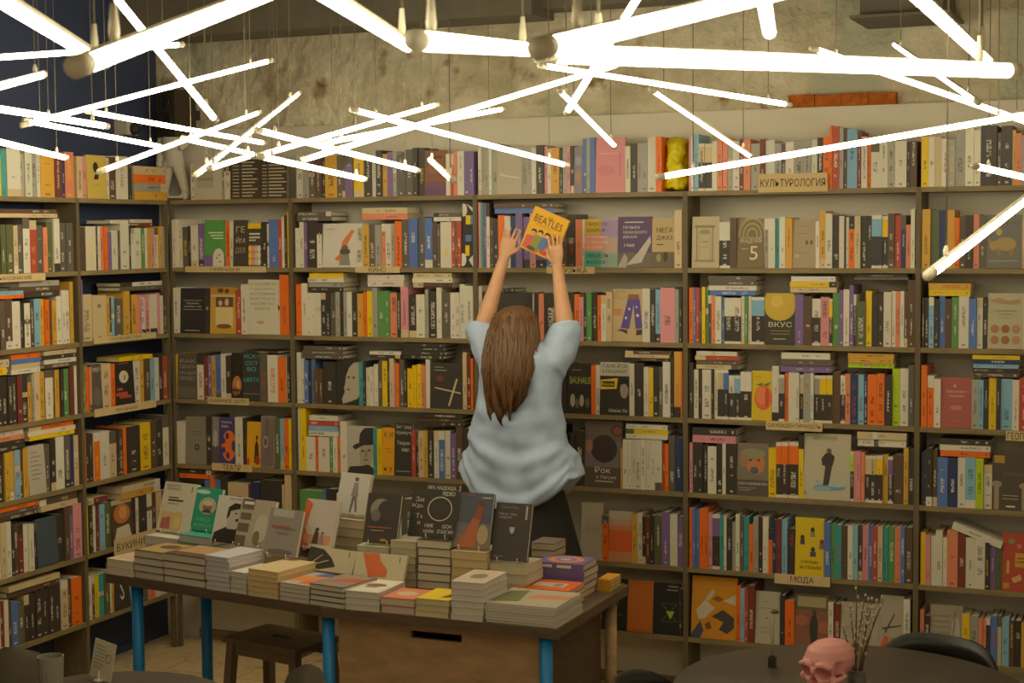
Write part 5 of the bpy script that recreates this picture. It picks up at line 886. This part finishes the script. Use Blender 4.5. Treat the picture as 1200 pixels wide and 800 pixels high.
# ------------------------------------------------------------------ tube lamps hanging on cables
def tube_lamp(p1, p2, d, sgn, label, L_=1.2, roll=0.0, span=95):
    TR = .0138 if d < 3.5 else .0100
    a0 = np.array(ray(*p1)); b0 = np.array(ray(*p2))
    lo, hi = 0.0, 2.5
    f = lambda q: np.linalg.norm((d+q*sgn/2)*b0-(d-q*sgn/2)*a0)
    if f(0) < L_:
        for _ in range(50):
            q = (lo+hi)/2
            if f(q) < L_: lo = q
            else: hi = q
        q = (lo+hi)/2
    else: q = 0
    A = Vector(CAM+(d-q*sgn/2)*a0); B = Vector(CAM+(d+q*sgn/2)*b0)
    # keep clear of the back wall and the shelves' front
    for P in (A, B):
        pass
    m = (A+B)/2; ax = (B-A).normalized(); n = Vector((0, 0, 1)); n = (n-ax*n.dot(ax)).normalized(); tc_ = (Vector(CAM)-m).normalized()
    if roll > .5: n = (Vector((0, 0, 1))*.75+tc_*.66); n = (n-ax*n.dot(ax)).normalized()
    s = ax.cross(n)
    root = empty('tube_lamp', m); tag(root, label, 'lamp', 'tube lamps hanging under the ceiling')
    A = A-m; B = B-m; e = .03
    def arc(a0_, a1_, r, P, Q, k):
        vs = []; fs = []
        for i in range(k+1):
            t = math.radians(a0_+(a1_-a0_)*i/k); o = n*math.cos(t)*r+s*math.sin(t)*r; vs += [P+o, Q+o]
        for i in range(k): fs.append((2*i, 2*i+1, 2*i+3, 2*i+2))
        return vs, fs
    h = span/2
    mb = MB(); mb.add(*arc(h, 360-h, TR, A+ax*e, B-ax*e, 10)); mb.build('diffuser', M_GLOW, root)
    mb = MB(); mb.add(*arc(-h, h, TR*1.06, A+ax*.005, B-ax*.005, 8)); mb.build('housing', M_ALU, root)
    for P, D_ in ((A, ax), (B, -ax)):
        mb = MB(); mb.tube([P, P+D_*(e+.002)], TR*1.08, 14); mb.build('end_cap', M_ALU, root)
    for t in (.1, .9):
        P = A.lerp(B, t)+n*TR*.9
        if P.z+m.z > CEIL-.02: continue
        mb = MB(); mb.tube([P, Vector((P.x, P.y, CEIL-m.z+.002))], .0024 if d < 3.5 else .0016, 6); mb.build('cable', M_CABLE, root)
        mb = MB(); mb.tube([P, P+Vector((0, 0, .012)), P+Vector((0, 0, .022 if d > 3.5 else .05))], [.005, .006, .003] if d > 3.5 else [.006, .0075, .0045], 10); mb.build('cable_clip', M_ALU, root)
    return root
LAMPS = [  # end pixels, depth of the middle, which end is farther, roll
 ((-60, -40), (122, 73), 2.75, 1, .9, 'thick lamp tube slanting down into the top left corner'),
 ((-60, 71), (214, 52), 5.4, 1, 0, 'level lamp tube running out of the left edge near the top'),
 ((87, 79), (420, -50), 2.6, 1, .1, 'large bright lamp tube rising right from the blue wall corner'),
 ((110, -34), (253, 141), 4.6, 1, 0, 'lamp tube falling right, second steep one from the left'),
 ((-80, 121), (51, 87), 3.7, 1, 0, 'short visible lamp tube end at left edge, tilted up right'),
 ((-90, 113), (126, 148), 4.9, 1, 0, 'lamp tube leaving the left edge above the yellow-edged books'),
 ((24, 147), (320, 70), 6.2, 1, 0, 'long lamp tube rising from the blue wall to the concrete'),
 ((100, 130), (312, 168), 6.9, 1, 0, 'thin lamp tube passing the security camera'),
 ((28, 141), (190, 172), 6.6, 1, 0, 'thin lamp tube below the security camera on the blue wall'),
 ((-60, 152), (78, 185), 5.6, 1, 0, 'lowest lamp tube on the left edge, touching the top books'),
 ((116, 201), (305, 131), 6.3, 1, 0, 'lamp tube crossing in front of the plaster statue'),
 ((214, 162), (298, 181), 6.9, 1, 0, 'short lamp tube right above the plaster statue shoulder'),
 ((228, 206), (351, 108), 6.2, 1, 0, 'steep lamp tube rising right of the plaster statue'),
 ((245, 197), (292, 183), 6.0, 1, 0, 'shortest lamp tube above the dark line-printed covers'),
 ((300, 152), (491, 200), 6.0, 1, 0, 'lamp tube falling right over the second bookcase top'),
 ((304, 183), (428, 210), 5.9, 1, 0, 'lowest lamp tube falling right above the yellow top-shelf spine'),
 ((303, 182), (513, 122), 6.3, 1, 0, 'lamp tube rising right to the middle of the concrete'),
 ((353, 188), (732, 73), 5.9, 1, 0, 'longest looking lamp tube rising past the wall centre'),
 ((376, 168), (592, 127), 6.5, 1, 0, 'lamp tube rising right just under the green concrete patch'),
 ((411, 128), (666, 194), 6.2, 1, 0, 'lamp tube falling right to the grey spines in the middle'),
 ((504, 187), (531, 211), 5.6, -1, 0, 'stubby foreshortened lamp tube above the brown violet cover'),
 ((330, -40), (480, 54), 2.7, 1, .9, 'blurred lamp tube dropping from top edge, left of centre'),
 ((486, 47), (622, 58), 2.75, 1, .0, 'short level lamp tube at the top centre'),
 ((630, 62), (1192, 83), 2.75, 1, .0, 'thick level lamp tube across the upper right'),
 ((630, 57), (960, -20), 2.5, 1, .0, 'thick lamp tube rising right out of the top edge'),
 ((880, -90), (902, 40), 2.9, 1, .0, 'near vertical lamp tube at the top edge'),
 ((770, -40), (664, 132), 4.6, 1, .0, 'steep lamp tube crossing the thick ones right of centre'),
 ((631, 76), (927, 123), 6.2, 1, 0, 'lamp tube falling right to the orange brick strip'),
 ((655, 105), (721, 171), 6.3, 1, .8, 'thin lamp tube pointing down at the pink cover'),
 ((763, 104), (880, 183), 6.0, 1, .8, 'thin lamp tube falling above the right bookcase, left one'),
 ((768, 208), (1215, 132), 5.35, 1, .0, 'long low lamp tube across the top of the right bookcase'),
 ((950, 56), (1215, 147), 5.9, 1, .0, 'lamp tube falling right over the orange brick strip'),
 ((1047, 51), (1147, 120), 5.6, -1, .0, 'lamp tube falling right below the dark steel box'),
 ((1040, -38), (1158, 72), 3.2, 1, .9, 'blurred lamp tube dropping from the top right corner'),
 ((1087, 323), (1260, 188), 3.6, 1, .35, 'lowest lamp tube, tilted up at the right edge'),
 ((1140, 194), (1300, 230), 5.6, 1, .0, 'lamp tube end at right edge beside the dark paired spines'),
]
for p1, p2, d, sg, rl, lb in LAMPS: tube_lamp(p1, p2, d, sg, lb, roll=rl, span=165 if rl > .5 else 70)
# ------------------------------------------------------------------ fittings above the shelves
M_WHITE = mat('matt_white_plaster_figure', '#cfc8b6', .8, nscale=20, namt=.04); M_PLASTIC = mat('white_plastic', '#bdb7a8', .4)
# headless plaster figure on the corner bookcase
fz = LEV[0]; fu = onY(203, 225, .08)[0]; fy = .085
def fp(x, y): p = onY(x, y, fy); return Vector((p[0], fy, p[2]))
fm = MB()
k = .0036
tz = lambda y: fp(203, y).z
fm.add(*loft([ring((fp(xm, y).x, fy+dy, tz(y)), X_, Y_, hw*k, hw*k*.72, 20) for y, xm, hw, dy in ((198, 204, 14, 0), (190, 204, 15.5, 0), (180, 203, 14.5, -.005), (170, 203, 16, -.005), (163, 202, 17, 0), (158, 201, 12, .005), (155, 200, 6, .005))]))
fm.tube([fp(198, 193), fp(195, 210), fp(192, 230)], [.036, .028, .021], 14); fm.tube([fp(208, 193), fp(213, 210), fp(219, 231)], [.036, .028, .021], 14)
fm.tube([fp(192, 231)-Y_*.03, fp(192, 231)+Y_*.02], .022, 12); fm.tube([fp(219, 232)-Y_*.03, fp(219, 232)+Y_*.02], .022, 12)
fm.tube([fp(190, 164), fp(188, 182), fp(190, 198)-Y_*.03], [.024, .020, .015], 12); fm.tube([fp(214, 163), fp(220, 172)-Y_*.02, fp(217, 177)-Y_*.05], [.024, .02, .016], 12)
fm.box((fu-.075, fy-.06, fz+.0005), (fu+.085, fy+.06, fz+.014))
me = remeshed('statuette', fm, .005, 4); me.materials.append(M_WHITE); o = link('statuette', me)
co = min(v.co.z for v in me.vertices); o.location.z = fz+.001-co
tag(o, 'headless white plaster figure standing on the corner bookcase', 'statue')
# loudspeaker on the concrete beside the blue wall
pa = onY(184, 106, .05); pb = onY(214, 160, .05); sp = empty('loudspeaker', ((pa[0]+pb[0])/2, .12, pb[2]), (0, 0, -.25)); tag(sp, 'dark brown wall loudspeaker with two round cones', 'speaker')
w = (pb[0]-pa[0])*.46; h = pa[2]-pb[2]; M_SPK = mat('dark_brown_speaker_wood', '#3d3226', .7, nscale=10, namt=.15); M_CONE = mat('speaker_cone', '#282420', .6)
q = MB(); q.box((-w, -.08, 0), (w, .06, h)); q.build('cabinet', M_SPK, sp)
for zc, r_ in ((.28, .055), (.74, .032)):
    q = MB(); q.lathe([(.0, .004), (r_*.3, .004), (r_*.35, .0), (r_*.85, .010), (r_, .012), (r_*1.1, .006), (r_*1.1, 0)], 24); o = q.build('speaker_cone', M_CONE, sp); o.rotation_euler.x = PI/2; o.location = (0, -.081, h*zc)
q = MB(); q.box((-.02, .06, h*.4), (.02, .13, h*.6)); q.build('wall_bracket', M_SPK, sp)
# dome camera on the blue wall
pc_ = onX(147, 150, WALLX+.03); cm = empty('security_camera', (WALLX, pc_[1], pc_[2])); tag(cm, 'small white security camera on the blue wall', 'camera')
q = MB(); q.box((0, -.05, -.035), (.07, .045, .05)); q.build('camera_body', M_PLASTIC, cm)
q = MB(); q.lathe([(.0, .034), (.018, .030), (.028, .018), (.031, 0)], 20); o = q.build('lens_dome', M_CONE, cm); o.rotation_euler = (0, PI/2, 0); o.location = (.071, .01, -.005)
q = MB(); q.tube([(.03, .045, .01), (.03, .13, .022)], .005, 8); q.build('camera_arm', M_PLASTIC, cm)
# round ceiling vent
pv = onZ(213, 5, CEIL-.01); vt = empty('ceiling_vent', (pv[0], pv[1], CEIL)); tag(vt, 'round ring vent in the ceiling above the blue wall', 'vent')
for i, r_ in enumerate((.24, .17, .10)):
    q = MB(); n = 40; q.tube([(r_*math.cos(2*PI*t/n), r_*math.sin(2*PI*t/n), -.012-.004*i) for t in range(n+1)], .012, 8); q.build('ring', M_ALU, vt)
q = MB(); q.box((-.24, -.008, -.01), (.24, .008, 0)); q.build('cross_bar', M_ALU, vt)
# dark steel box with bottom flange at the top right
p0 = onY(1017, 28, .05); p1_ = onY(1112, 32, .05); sb = empty('steel_beam', ((p0[0]+p1_[0])/2, .0, p0[2])); tag(sb, 'dark steel beam end with a flange at the top right', 'beam')
w = (p1_[0]-p0[0])/2; q = MB(); q.box((-w, -.12, .012), (w, .235, CEIL-p0[2])); q.build('web', M_DARK, sb); q = MB(); q.box((-w-.035, -.16, 0), (w+.035, .235, .012)); q.build('flange', M_DARK, sb)
# exposed orange brick strip
pa = onY(923, 111, .19); pb = onY(1049, 128, .19); bs = empty('brick_strip', ((pa[0]+pb[0])/2, .2, 2.606)); tag(bs, 'rough orange brick strip bared in the concrete above the plaster', 'brick')
w = (pb[0]-pa[0]); hh = max(.05, onY(985, 109, .19)[2]-2.606); M_BRICK = mat('orange_brick', '#b8641c', .95, nscale=30, namt=.35, bump=.6); nb = 4
for i in range(nb):
    q = MB(); x0 = -w/2+i*w/nb; vs = []; q.box((x0+.001, -.004+.003*(i % 2), .0005), (x0+w/nb-.001, .07, hh*(1-.06*(i % 2)))); q.build('brick', M_BRICK, bs)
# crumpled yellow bag on the top shelf
ya = onY(776, 215, .02); yb = onY(800, 215, .02); yz = onY(788, 163, .02)[2]-LEV[0]; yw = (yb[0]-ya[0])/2
def lump(co, nr):
    d = np.array([mnoise.noise((p[0]*22, p[1]*22, p[2]*22)) for p in co])*.018+np.array([abs(mnoise.noise((p[0]*45, p[1]*45, p[2]*45))) for p in co])*.012; return co+nr*d[:, None]
q = MB(); q.add(*loft([ring((0, .07, z), X_, Y_, a*yw, .06*c, 24, 3) for z, a, c in ((.006, .86, .95), (.03, .9, 1), (yz*.5, .88, 1), (yz*.85, .8, .9), (yz*.97, .6, .5))]))
me = remeshed('plastic_bag', q, .006, 4, lump); me.materials.append(mat('yellow_plastic', '#d8c800', .45)); o = link('plastic_bag', me); o.location = ((ya[0]+yb[0])/2, 0.015, LEV[0]-min(v.co.z for v in me.vertices)+.0005)
tag(o, 'crumpled bright yellow plastic bag on the top shelf', 'bag')
# ------------------------------------------------------------------ cafe tables and chairs in front
M_CHAIR = mat('grey_green_plastic', '#6b675a', .5); M_RTOP = mat('dark_laminate', '#4a4238', .35, nscale=4, namt=.12)
def circ3(a, b_, c):
    ax_, ay_, bx_, by_, cx_, cy_ = a[0], a[1], b_[0], b_[1], c[0], c[1]; d = 2*(ax_*(by_-cy_)+bx_*(cy_-ay_)+cx_*(ay_-by_))
    ux = ((ax_**2+ay_**2)*(by_-cy_)+(bx_**2+by_**2)*(cy_-ay_)+(cx_**2+cy_**2)*(ay_-by_))/d; uy = ((ax_**2+ay_**2)*(cx_-bx_)+(bx_**2+by_**2)*(ax_-cx_)+(cx_**2+cy_**2)*(bx_-ax_))/d
    return ux, uy, math.hypot(ax_-ux, ay_-uy)
def round_table(c, r, label):
    t = empty('round_table', (c[0], c[1], 0)); tag(t, label, 'table', 'round cafe tables')
    q = MB(); q.lathe([(r-.004, .722), (r, .726), (r, .736), (r-.004, .74)], 72); q.build('tabletop', M_RTOP, t)
    q = MB(); q.tube([(0, 0, .02), (0, 0, .722)], .035, 20); q.build('column', M_BLACKWOOD, t)
    q = MB(); q.lathe([(.22, 0), (.22, .012), (.06, .03), (.035, .05)], 36); q.build('base', M_BLACKWOOD, t); return t
RX, RY, RR = circ3(onZ(789, 799, .74), onZ(985, 754, .74), onZ(1190, 795, .74))
RR = min(RR, .6)
round_table((RX, RY), RR, 'round dark cafe table with the pink skull on it')
LX, LY, LR = circ3(onZ(74, 793, .74), onZ(165, 785.5, .74), onZ(248, 796, .74))
round_table((LX, LY), LR, 'round dark cafe table at bottom left with a card on it')
def bentwood_chair(c, ang, label, a0=-88, a1=88, R=.25, top=.80, bh=.09, so=0.0):
    r = empty('bentwood_chair', (c[0], c[1], 0), (0, 0, ang)); tag(r, label, 'chair', 'black bentwood chairs'); n = 30
    vs = []; fs = []
    for i in range(n+1):
        t = math.radians(a0+(a1-a0)*i/n); e = abs(i/n*2-1)**4; zt = top-e*.10; hh_ = bh*(1-.35*e)
        for rr, zz in ((R, zt-hh_), (R+.014, zt-hh_), (R+.016, zt), (R+.004, zt)): vs.append((rr*math.cos(t), rr*math.sin(t), zz))
    for i in range(n):
        for j in range(4): fs.append((i*4+j, i*4+(j+1) % 4, i*4+4+(j+1) % 4, i*4+4+j))
    fs += [(0, 1, 2, 3), (n*4+3, n*4+2, n*4+1, n*4)]
    q = MB(); q.add(vs, fs); q.build('backrest', M_BLACKWOOD, r)
    q = MB(); q.lathe([(.19, .435), (.215, .44), (.22, .455), (.20, .465), (.1, .458)], 36, (so, 0, 0)); q.build('seat', M_BLACKWOOD, r)
    for f_ in (.06, .35, .65, .94):
        a = a0+(a1-a0)*f_; t = math.radians(a); t2 = math.radians(-75+150*f_); q = MB(); q.tube([(so+.19*math.cos(t2), .19*math.sin(t2), .45), ((R+.011)*math.cos(t), (R+.011)*math.sin(t), top-bh+.012-.03*(f_ < .2 or f_ > .8))], .011, 10); q.build('back_post', M_BLACKWOOD, r)
    for a in (45, 135, 225, 315):
        t = math.radians(a); q = MB(); q.tube([(so+.17*math.cos(t), .17*math.sin(t), .44), (so+.21*math.cos(t), .21*math.sin(t), 0)], [.017, .013], 12); q.build('leg', M_BLACKWOOD, r)
    return r
pr = onZ(1101, 747, .775); cr = Vector((pr[0], pr[1], 0)); dr = Vector((RX, RY, 0))-cr; gap = dr.length; dr.normalize(); cr -= dr*max(0, RR+.095-gap)
bentwood_chair(cr+dr*.32, math.atan2(-dr.y, -dr.x), 'black bentwood chair behind the skull table at the right', a0=-43, a1=40, R=.32, top=.775, bh=.085, so=.14)
pl = onZ(814, 800, .765); bentwood_chair(pl, math.radians(185), 'black bentwood chair left of the skull table', a0=-70, a1=88, R=.225, top=.765)
def shell_chair(top_px, zt, wpx, ang, label):
    p = Vector(onZ(top_px[0], top_px[1], zt)); hw = wpx/2/FPX*(p-Vector(CAM)).length
    r = empty('shell_chair', (p.x, p.y, 0), (0, 0, ang)); tag(r, label, 'chair', 'moulded plastic chairs'); R = hw
    vs = []; fs = []; nu, nv = 18, 14
    for j in range(nv+1):
        v = j/nv; z = .44+(zt-.44)*v; wv = R*(1 if v < .6 else math.sqrt(max(0.02, 1-((v-.6)/.4)**2.6)))
        for i in range(nu+1):
            u = i/nu*2-1; vs.append((u*wv, -.10*u*u*(wv/R)**2-.06*(1-v), z))
    for j in range(nv):
        for i in range(nu): a = j*(nu+1)+i; fs.append((a, a+1, a+nu+2, a+nu+1))
    n0 = len(vs); vs += [(x, y+.012, z) for x, y, z in vs]; fs += [tuple(i+n0 for i in f)[::-1] for f in fs]
    q = MB(); q.add(vs, fs); q.build('backrest', M_CHAIR, r)
    q = MB(); q.add(*loft([ring((0, -.06-R*.9, z), X_, Y_, a, c, 28, 3) for z, a, c in ((.425, R*.8, R*.8), (.44, R*.98, R*.95), (.452, R*.96, R*.93))])); q.build('seat', M_CHAIR, r)
    for a in (-1, 1):
        for c in (0, 1): q = MB(); q.tube([(a*R*.55, -.10-R*.35-c*R*1.1, .43), (a*R*.95, -.02-c*R*2.0, 0)], [.014, .011], 10); q.build('leg', M_PLY, r)
    return r
shell_chair((12, 758), .82, 82, math.radians(203), 'grey moulded chair cut off by the bottom left corner')
shell_chair((360, 778), .80, 50, math.radians(215), 'grey green moulded chair at the bottom edge before the stool')
# things on the left table
tz = .74
pc1 = Vector(onZ(117, 797, tz)); cw_ = Vector(onZ(136, 797, tz)); cd_ = pc1
card = empty('menu_card', tuple(pc1), (0, 0, -.25)); tag(card, 'small cream card in a holder on the left round table', 'card')
sc_ = FPX/(pc1-Vector(CAM)).length; w = 36/sc_/2; h = 44/sc_
q = MB(); q.box((-w, -.001, .004), (w, .001, h)); o = q.build('card_sheet', mat('cream_card', '#c4bb9e', .8), card); o.rotation_euler = (-.15, .10, 0)
q = MB(); q.box((-.012, -.016, 0), (.012, .016, .004)); q.box((-.003, -.006, .004), (.003, -.002, .03)); q.build('card_holder', M_ALU, card)
q = MB()
for i in range(7): q.box((-w*.8, -.0022, h*(.85-.09*i)), (w*(.1+.1*(i % 3)), -.0012, h*(.862-.09*i)), lin('#8f866c'), 0)
o2 = q.build('print_lines', M_PRINT, o, attrs=True)
q = MB(); n = 24; q.tube([(w*.5+.011*math.cos(2*PI*t/n), -.0016, h*.6+.013*math.sin(2*PI*t/n)) for t in range(n+1)], .0012, 6); q.build('round_stamp', textmat('#a0604a'), o)
pg_ = Vector(onZ(60, 806, tz)); sc_ = FPX/(pg_-Vector(CAM)).length; r0 = 14.5/sc_; h = 36/sc_
cup = empty('tumbler', tuple(pg_)); tag(cup, 'ribbed grey tumbler on the left round table', 'cup'); vs = []; fs = []; n = 64
for z, k2 in ((0, .86), (h*.5, .93), (h, 1.0), (h, .93), (h*.12, .80)):
    for i in range(n): a = 2*PI*i/n; rr = r0*k2*(1+(.03 if (i % 4) < 2 else 0)*(1 if z < h and k2 > .85 else 0)); vs.append((rr*math.cos(a), rr*math.sin(a), z))
for j in range(4):
    for i in range(n): fs.append((j*n+i, j*n+(i+1) % n, (j+1)*n+(i+1) % n, (j+1)*n+i))
fs += [tuple(range(n))[::-1], tuple(range(4*n, 5*n))]
q = MB(); q.add(vs, fs, sm=False); q.build('cup_wall', mat('ribbed_ceramic', '#8c8678', .35), cup)
q = MB(); q.lathe([(r0*.85, h*.60), (r0*.86, h*.62)], 32); q.build('drink', mat('dark_coffee', '#2a1c12', .2), cup)
# pink skull
ps = Vector(onZ(968, 817, tz)); sc_ = FPX/(ps-Vector(CAM)).length; U = 62/sc_            # U: its apparent width in metres
def sk3(co, nr): return co
q = MB()
q.add(*loft([ring((0, .12*U, z*U), X_, Y_, a*U, c*U, 28) for z, a, c in ((.42, .26, .30), (.50, .36, .44), (.62, .41, .52), (.76, .42, .53), (.90, .37, .47), (1.0, .25, .33), (1.05, .10, .14))]))      # cranium
q.add(*loft([ring((0, -.22*U, z*U), X_, Y_, a*U, c*U, 24) for z, a, c in ((.16, .17, .14), (.24, .22, .17), (.36, .27, .20), (.50, .33, .20), (.62, .35, .20), (.74, .33, .20))]))                        # face
q.add(*loft([ring((0, -.18*U, z*U), X_, Y_, a*U, c*U, 24) for z, a, c in ((0, .16, .14), (.05, .21, .19), (.12, .24, .21), (.17, .22, .18))]))                                                              # jaw
for s in (-1, 1):
    q.tube([(s*.30*U, -.30*U, .40*U), (s*.38*U, -.14*U, .42*U), (s*.39*U, .05*U, .46*U)], [.06*U, .05*U, .035*U], 12)   # cheekbone
    q.tube([(s*.22*U, -.10*U, .08*U), (s*.27*U, .04*U, .22*U), (s*.28*U, .08*U, .44*U)], [.07*U, .06*U, .05*U], 12)     # jaw branch
    q.tube([(s*.06*U, -.42*U, .66*U), (s*.18*U, -.42*U, .70*U), (s*.33*U, -.34*U, .64*U)], [.05*U, .055*U, .05*U], 12)  # brow
q.tube([(0, -.42*U, .62*U), (0, -.46*U, .52*U)], [.06*U, .045*U], 12)
for i in range(8): q.tube([((i-3.5)*.045*U, -.355*U+abs(i-3.5)*.012*U, .20*U), ((i-3.5)*.045*U, -.36*U+abs(i-3.5)*.012*U, .12*U)], .026*U, 8)
def dents(co, nr):
    out = co.copy()
    for cx2, cz, rx, rz, dp in ((-.165, .53, .135, .115, .24), (.165, .53, .135, .115, .24), (0, .36, .07, .11, .16)):
        x = (co[:, 0]/U-cx2)/rx; z = (co[:, 2]/U-cz)/rz; m = np.clip(1-(x*x+z*z), 0, 1)**.6*(co[:, 1]/U < -.1); out[:, 1] += m*dp*U
    for s in (-1, 1):
        y = (co[:, 1]/U-(-.12))/.14; z = (co[:, 2]/U-.60)/.16; m = np.clip(1-(y*y+z*z), 0, 1)*(co[:, 0]*s > .15*U); out[:, 0] -= s*m*.06*U
    return out
me = remeshed('skull', q, .0028, 4, dents); me.materials.append(mat('pink_resin', '#d8938a', .5, nscale=12, namt=.08))
o = link('skull', me); o.location = (ps.x, ps.y, tz-min(v.co.z for v in me.vertices)+.0003); o.rotation_euler = (0, 0, -.36)
tag(o, 'pink model skull on the round table at the right', 'skull')
# vase with willow twigs
pv_ = Vector(onZ(1004, 808, tz)); sc_ = FPX/(pv_-Vector(CAM)).length; vr = 10.5/sc_; vh = 23/sc_
va = empty('vase', tuple(pv_)); tag(va, 'small grey vase beside the skull', 'vase')
q = MB(); q.lathe([(vr*.85, 0), (vr, vh*.2), (vr*1.02, vh*.7), (vr*.9, vh*.96), (vr*.95, vh), (vr*.8, vh), (vr*.75, vh*.3)], 36); q.build('vase_body', mat('grey_glaze', '#6e6a62', .4, nscale=40, namt=.35, bump=.2), va)
M_TWIG = mat('twig_bark', '#5a4630', .7); M_BUD = mat('willow_bud', '#b4aa94', .8); M_STRAW = mat('straw', '#a98c56', .8)
tg = random.Random(3)
tips = [(988, 735), (996, 712), (1004, 692), (1012, 718), (1013, 700), (1018, 704), (1022, 705), (1027, 706), (1035, 703), (1025, 725), (985, 750), (1008, 728)]
for i, (tx, ty) in enumerate(tips):
    tp_ = Vector(atD(tx, ty, (pv_-Vector(CAM)).dot(Vector(CF))+tg.uniform(-.06, .06))); b0 = pv_+Vector((tg.uniform(-.4, .4)*vr, tg.uniform(-.4, .4)*vr, .012)); mid = b0.lerp(tp_, .5)+Vector((tg.uniform(-.012, .012), tg.uniform(-.012, .012), 0)); mid.x = b0.x+(tp_.x-b0.x)*.4; mid.y = b0.y+(tp_.y-b0.y)*.4
    mid = b0+(Vector((mid.x, mid.y, mid.z))-b0)
    r = empty('willow_twig', tuple(b0)); tag(r, f'budded willow twig in the grey vase, {ordn(1+sum(1 for q_ in tips if q_[0] < tx))} from left by its tip', 'twig', 'willow twigs in the vase')
    pts = [Vector((0, 0, 0)), mid-b0, tp_-b0]; q = MB(); q.tube([pts[0], pts[0].lerp(pts[1], .5), pts[1], pts[1].lerp(pts[2], .5), pts[2]], [.0028, .0026, .0023, .002, .0014], 6); q.build('stem', M_TWIG if i % 4 != 3 else M_STRAW, r)
    for j in range(7):
        t = .45+.55*j/6; p = pts[0].lerp(pts[1], t*2) if t < .5 else pts[1].lerp(pts[2], t*2-1); sd_ = Vector((tg.uniform(-1, 1), tg.uniform(-1, 1), .4)).normalized()*.004
        q = MB(); q.tube([p+sd_, p+sd_+Vector((0, 0, .005)), p+sd_+Vector((0, 0, .012))], [.002, .0042, .001], 6); q.build('bud', M_BUD, r)
# bud glass with a grass stem
pb_ = Vector(onZ(905, 781, tz)); bv = empty('bud_vase', tuple(pb_)); tag(bv, 'tiny dark square bud vase with a thin green stem', 'vase')
q = MB(); q.box((-.011, -.011, 0), (.011, .011, .032)); q.box((-.006, -.006, .032), (.006, .006, .036)); q.build('vase_body', mat('dark_glass', '#3a2e20', .2), bv)
for i, (dx, hh_) in enumerate(((-.004, .15), (.004, .17), (.0, .14))):
    q = MB(); q.tube([(0, 0, .034), (dx, .003*i, hh_*.5), (dx*1.6, 0, hh_)], [.0016, .0015, .0008], 6); q.build('stem', mat('pale_green_stem', '#8f9060', .7), bv)
q = MB(); q.lathe([(.0, .0), (.012, .003), (.013, .008), (.004, .014)], 14, (.008, 0, .165)); q.build('seed_head', M_TWIG, bv)

flush_text()
